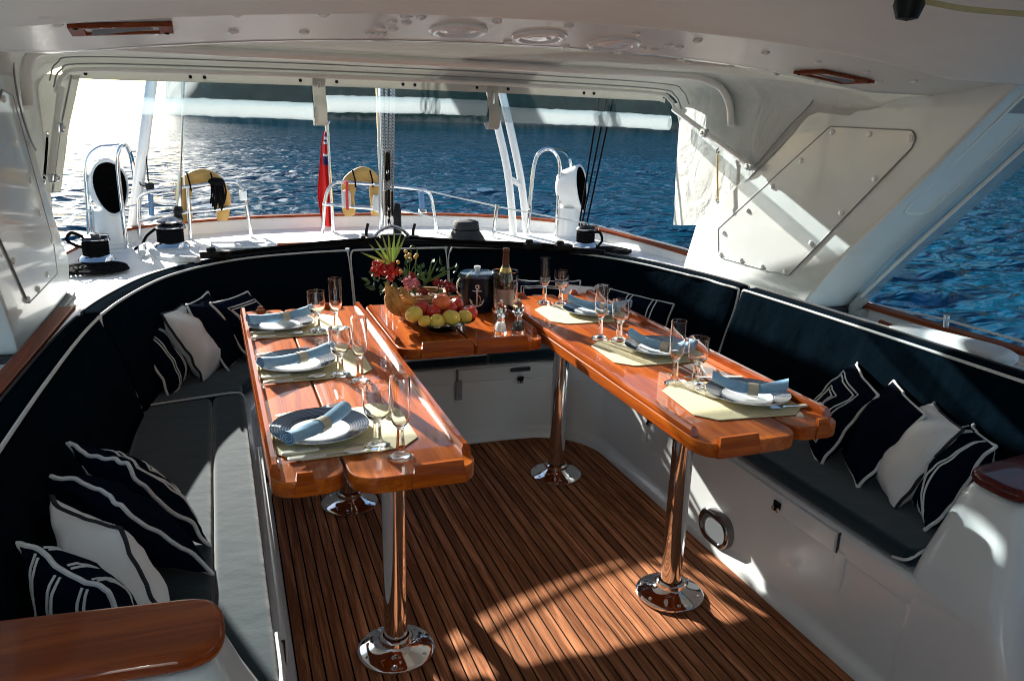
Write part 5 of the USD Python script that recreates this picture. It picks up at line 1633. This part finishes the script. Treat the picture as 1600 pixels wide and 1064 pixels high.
obj("clamp", rbox(W(660, 330, y=YP), (.055, .05, .03), .006), "steel", tb)
st = thing("stanchion", "steel stanchion of the right guard wires, left of the arch tubes", "stanchion", W(769, 376, y=5.25))
obj("post", tube(WY([(770, 376), (773, 350), (777, 320)], 5.25), .0125, 10), "steel", st)
ll = thing("guard_wire", "upper white guard wire running along the right deck edge", "wire", W(673, 300, y=5.5))
LW = [W(640, 294, y=5.55), W(680, 301, y=5.5), W(777, 323, y=5.25), W(930, 352, y=4.6), W(1068, 388, y=4.1), W(1340, 470, y=3.0), W(1478, 500, x=1.86), W(1620, 540, x=1.84)]
obj("wire", tube(LW, .0055, 7), "rope_white", ll)
l2 = thing("guard_wire", "lower white guard wire behind the covered winch", "wire", W(640, 331, y=5.5))
obj("wire", tube([W(632, 330, y=5.55), W(690, 342, y=5.4), W(775, 363, y=5.25), W(860, 384, y=5.0)], .0055, 7), "rope_white", l2)
st2 = thing("stanchion", "short steel stanchion at the right deck edge beyond the right backrest", "stanchion", W(1477, 527, x=1.86))
q0, q1 = W(1475, 530, x=1.86), W(1479, 494, x=1.86)
obj("post", tube([q0 - [0, 0, .10], q0, q1, q1 + [0, 0, .004]], .0135, 12), "steel", st2)
gw = thing("guard_wire", "thin guard wire at the left edge beyond the left cowl vent", "wire", W(90, 345, y=5.3))
obj("wire", tube([W(60, 354, y=4.9), W(95, 343, y=5.1), W(135, 331, y=5.3), W(216, 320, y=5.55)], .0045, 6), "steel", gw)

# life buoys
def buoy(label, cpx, y, w, h, extra):
    c = W(*cpx, y=y)
    t = thing("horseshoe_lifebuoy", label, "lifebuoy", c)
    sx = w / 2 - .035
    pts = [(-sx * .92, -h / 2), (-sx * 1.0, -h * .25), (-sx * 1.0, .06 * h), (-sx * .78, h * .33), (0, h * .47), (sx * .78, h * .33), (sx * 1.0, .06 * h), (sx * 1.0, -h * .25), (sx * .92, -h / 2)]
    q = cr([(c[0] + a, c[1] + .02, c[2] + b) for a, b in pts], 6)
    t_, A, B = frames(q)
    ang = np.linspace(0, 2 * PI, 14, endpoint=False)
    rings = []
    for i in range(len(q)):
        k = i / (len(q) - 1)
        e = 1 - .35 * (abs(2 * k - 1) ** 8)
        side = np.cross(t_[i], [0, 1, 0]); side /= np.linalg.norm(side)
        w_ = 1 + .08 * math.sin(k * 26)
        rings.append([q[i] + side * .048 * e * w_ * math.cos(a) + np.array([0, 1, 0]) * .036 * e * math.sin(a) for a in ang])
    obj("float", loft(rings), "buoy_yellow", t, smooth=70)
    for x in (-.6, .6):
        p = np.array([c[0] + x * sx, c[1] - .02, c[2] + h * .36])
        obj("strap", tube([(p[0] - .012, p[1] - .01, p[2] + .06), (p[0], p[1] - .028, p[2]), (p[0] + .006, p[1] - .01, p[2] - .055)], .006, 6), "black_rope", t)
    return t


buoy("yellow horseshoe lifebuoy with a hank of black line on the left stern rail", (317, 310), YP + .03, .31, .30, 0)
buoy("yellow horseshoe lifebuoy with grey foam ends beside the flag staff", (567, 304), YP + .03, .27, .30, 1)
hk = thing("rope_hank", "hank of black line hung over the first lifebuoy", "rope", W(338, 285, y=YP - .04))
for k in range(7):
    a = W(330 + k * 2.6, 283, y=YP - .03 - .01 * (k % 3))
    b = W(329 + k * 3.4, 318 + 5 * (k % 3), y=YP - .03)
    obj("loop", tube(cr([a, (a + b) / 2 + [.006, -.01, 0], b, (a + b) / 2 + [.022, 0, 0], a + [.012, 0, .004]], 6), .006, 7), "black_rope", hk)
obj("knot", trimesh.Trimesh(trimesh.creation.icosphere(3, .034).vertices * [1.5, .8, .8] + W(338, 284, y=YP - .04), trimesh.creation.icosphere(3, .034).faces, process=False), "black_rope", hk)
for k, (px, py) in enumerate(((541, 311), (589, 318))):
    c = W(px, py, y=YP - .02)
    u = np.linspace(0, 2 * PI, 18, endpoint=False)
    obj("foam_block", rbox(c, (.065, .06, .125), .025), "foam_grey", label=("grey foam float strapped beside the red stick on the middle stern rail", "grey and yellow light float at the right end of the second lifebuoy")[k], cat="float")
obj("red_stick", tube(WY([(543, 328), (542, 305), (542, 283)], YP - .06), .010, 10), "red_plastic", label="upright red stick on the middle stern rail", cat="stick")

# fishing rod in its holder
fr = thing("fishing_rod", "thin fishing rod with reel in a blue holder behind the left stern rail", "fishing rod", W(236, 336, y=5.6))
obj("rod", tube(WY([(236, 334), (233, 300), (230, 262), (226, 222), (222, 190)], 5.6), [.007, .006, .004, .0025, .0015], 8), "black_metal", fr)
obj("holder", tube(WY([(237, 337), (236, 318), (235, 303)], 5.6), .016, 12), "blue_tube", fr)
c = W(234, 291, y=5.58)
obj("reel", cat(rbox(c, (.05, .045, .05), .012), tube([c + [-.02, -.02, 0], c + [-.05, -.03, .01], c + [-.055, -.03, .03]], .005, 6)), "black_metal", fr)

# ensign: red cloth hanging from its staff
fs = thing("flag_staff", "silver flag staff leaning at the stern", "flag staff", W(521, 372, y=5.7))
obj("pole", tube([W(521, 374, y=5.7), W(516, 290, y=5.7), W(511, 194, y=5.7)], [.0175, .0165, .0155], 14), "steel", fs)
obj("truck", lathe([(.0001, 0), (.026, 0), (.028, .012), (.018, .022), (.0001, .024)], 16, tuple(W(511, 194, y=5.7))), "steel", fs)


def drape(v0, v1, u0, u1, off=0.0, nu=16, nv=30):
    rows = []
    for v in np.linspace(v0, v1, nv):
        row = []
        for u in np.linspace(u0, u1, nu):
            hx = np.interp(v, [0, .2, .6, .9, 1], [509, 511, 514.5, 517.5, 518.5])
            lx = np.interp(v, [0, .12, .35, .7, 1], [508, 503, 499, 497, 502])
            py = 205 + 150 * v - 3 * u
            q = W(hx + (lx - hx) * u, py, y=5.7)
            fold = .045 * math.sin(u * 8.5 + v * 1.4) * min(1, u * 3) * (.4 + .6 * v)
            q = q + np.array([.004 * math.sin(v * 9 + u * 5), fold + off, 0])
            row.append(q)
        rows.append(row)
    return grid(np.array(rows), thick=.0012)


fg = thing("red_ensign", "red ensign hanging limp from the flag staff", "flag", W(508, 210, y=5.7))
obj("field", drape(.02, 1, .0, 1), "flag_red", fg, smooth=60)
cn = obj("canton", drape(.03, .36, .04, .62, -.0035), "flag_blue", fg, smooth=60)
obj("stripe", drape(.07, .10, .06, .62, -.006, nv=4), "flag_white", cn)
obj("stripe", drape(.15, .24, .05, .62, -.006, nv=4), "flag_red", cn)
obj("stripe", drape(.245, .27, .05, .62, -.0075, nv=4), "flag_white", cn)
obj("stripe", drape(.12, .145, .05, .62, -.0075, nv=4), "flag_white", cn)

# hatch boards on the aft deck and the padded bundle on the right side deck
hb = thing("deck_hatch", "low white hatch with a teak edge aft of the track", "hatch", W(520, 378, z=.76))
c = W(500, 376, z=.77)
obj("lid", slab(round_poly([(c[0] - .35, c[1] - .18), (c[0] + .45, c[1] - .18), (c[0] + .45, c[1] + .18), (c[0] - .35, c[1] + .18)], .05, 5), .72, .785, .012, 3), "gelcoat_deck", hb, smooth=60)
obj("teak_edge", rbox(c + [.05, -.19, .012], (.66, .022, .016), .004), "trim_wood", hb)
bd = thing("deck_board", "ribbed pale mat on the deck left of the hatch", "mat", W(375, 383, z=.775))
c = W(375, 383, z=.765)
for k in range(6):
    obj("rib", rbox(c + [0, -.10 + .04 * k, .004], (.34, .034, .012), .003), "rope_white", bd)
# white bundle
A_, B_ = W(1376, 519, x=1.54), W(1578, 566, x=1.54)
wb = thing("sail_bundle", "white covered bundle lying on the right side deck outside the backrest", "cover", (A_ + B_) / 2 - [0, 0, .05])
rings = []
u = np.linspace(0, 2 * PI, 20, endpoint=False)
for k in np.linspace(0, 1, 20):
    c = A_ * (1 - k) + B_ * k
    e = (1 - abs(2 * k - 1) ** 5) ** .5 * (1.0 - .25 * k)
    w_ = 1 + .14 * (meshkit.fbm(np.stack([np.cos(u) * 1.2, np.sin(u) * 1.2, np.full(20, k * 5)], -1), 2, 9) - .5)
    rings.append([c + np.array([.10 * e * math.cos(a) * s_ + .03, 0, (.050 * e * math.sin(a)) * s_ + .0]) for a, s_ in zip(u, w_)])
obj("cover", loft(rings), "foam_grey", wb, smooth=70)
obj("teak_strip", tube([W(1375, 505, x=1.75), W(1480, 545, x=1.75), W(1640, 605, x=1.75)], .016, 8), "trim_wood", label="thin wooden strip beside the white bundle on the right deck", cat="wood trim")

# the boom that the mainsheet tackle hangs from, with the stowed sail on it
bm = thing("sail_boom", "stowed white sail on the boom above the mainsheet tackle", "boom", (0, 6.0, 2.15))
obj("spar", tube([(0, 1.4, 2.44), (0, 4.6, 2.27), (0, 8.2, 2.08)], [.09, .095, .08], 16), "tube_white", bm)
rg = []
uu = np.linspace(0, 2 * PI, 18, endpoint=False)
for y in np.linspace(1.4, 8.0, 40):
    k = 1 + .16 * (meshkit.fbm(np.stack([np.cos(uu) * 1.5, np.sin(uu) * 1.5, np.full(18, y * 2.2)], -1), 3, 12) - .5)
    zc = np.interp(y, [1.4, 4.6, 8.2], [2.76, 2.58, 2.37])
    rg.append([(.15 * kk_ * math.cos(a), y, zc + .23 * kk_ * math.sin(a)) for a, kk_ in zip(uu, k)])
obj("stowed_sail", loft(rg), "white_pillow", bm, smooth=70)

GROUPS = {"throw_pillow": "throw pillows on the seats", "apple": "apples in the fruit dish", "winch": "winches on the aft deck", "cowl_vent": "cowl vents on the side decks", "vent_guard": "steel guards round the cowl vents",
          "horseshoe_lifebuoy": "lifebuoys on the stern rails", "backrest": "backrest cushions round the cockpit", "seat_cushion": "seat cushions round the cockpit", "dining_table": "tables in the cockpit", "stern_arch": "stern arch tubes",
          "stern_rail": "rails at the stern", "stanchion": "guard wire stanchions", "guard_wire": "guard wires along the deck edge", "mill": "salt and pepper mills", "rope_coil": "flat coils of black line", "hardtop_pillar": "pillars of the hardtop",
          "locker_latch": "latches on the seat lockers", "rolled_napkin": "napkins on the plates", "seat_end": "moulded ends of the seats", "arm_cap": "wooden arm caps", "vent_plinth": "plinths under the cowl vents", "foam_block": "floats on the middle stern rail"}
for pr_ in stage.GetPrimAtPath("/World").GetChildren():
    nm_ = pr_.GetName()
    nm_ = nm_[:-4] if nm_[-4:-3] == "_" and nm_[-3:].isdigit() else nm_
    if nm_ in GROUPS and not pr_.GetCustomDataByKey("group"):
        pr_.SetCustomDataByKey("group", GROUPS[nm_])
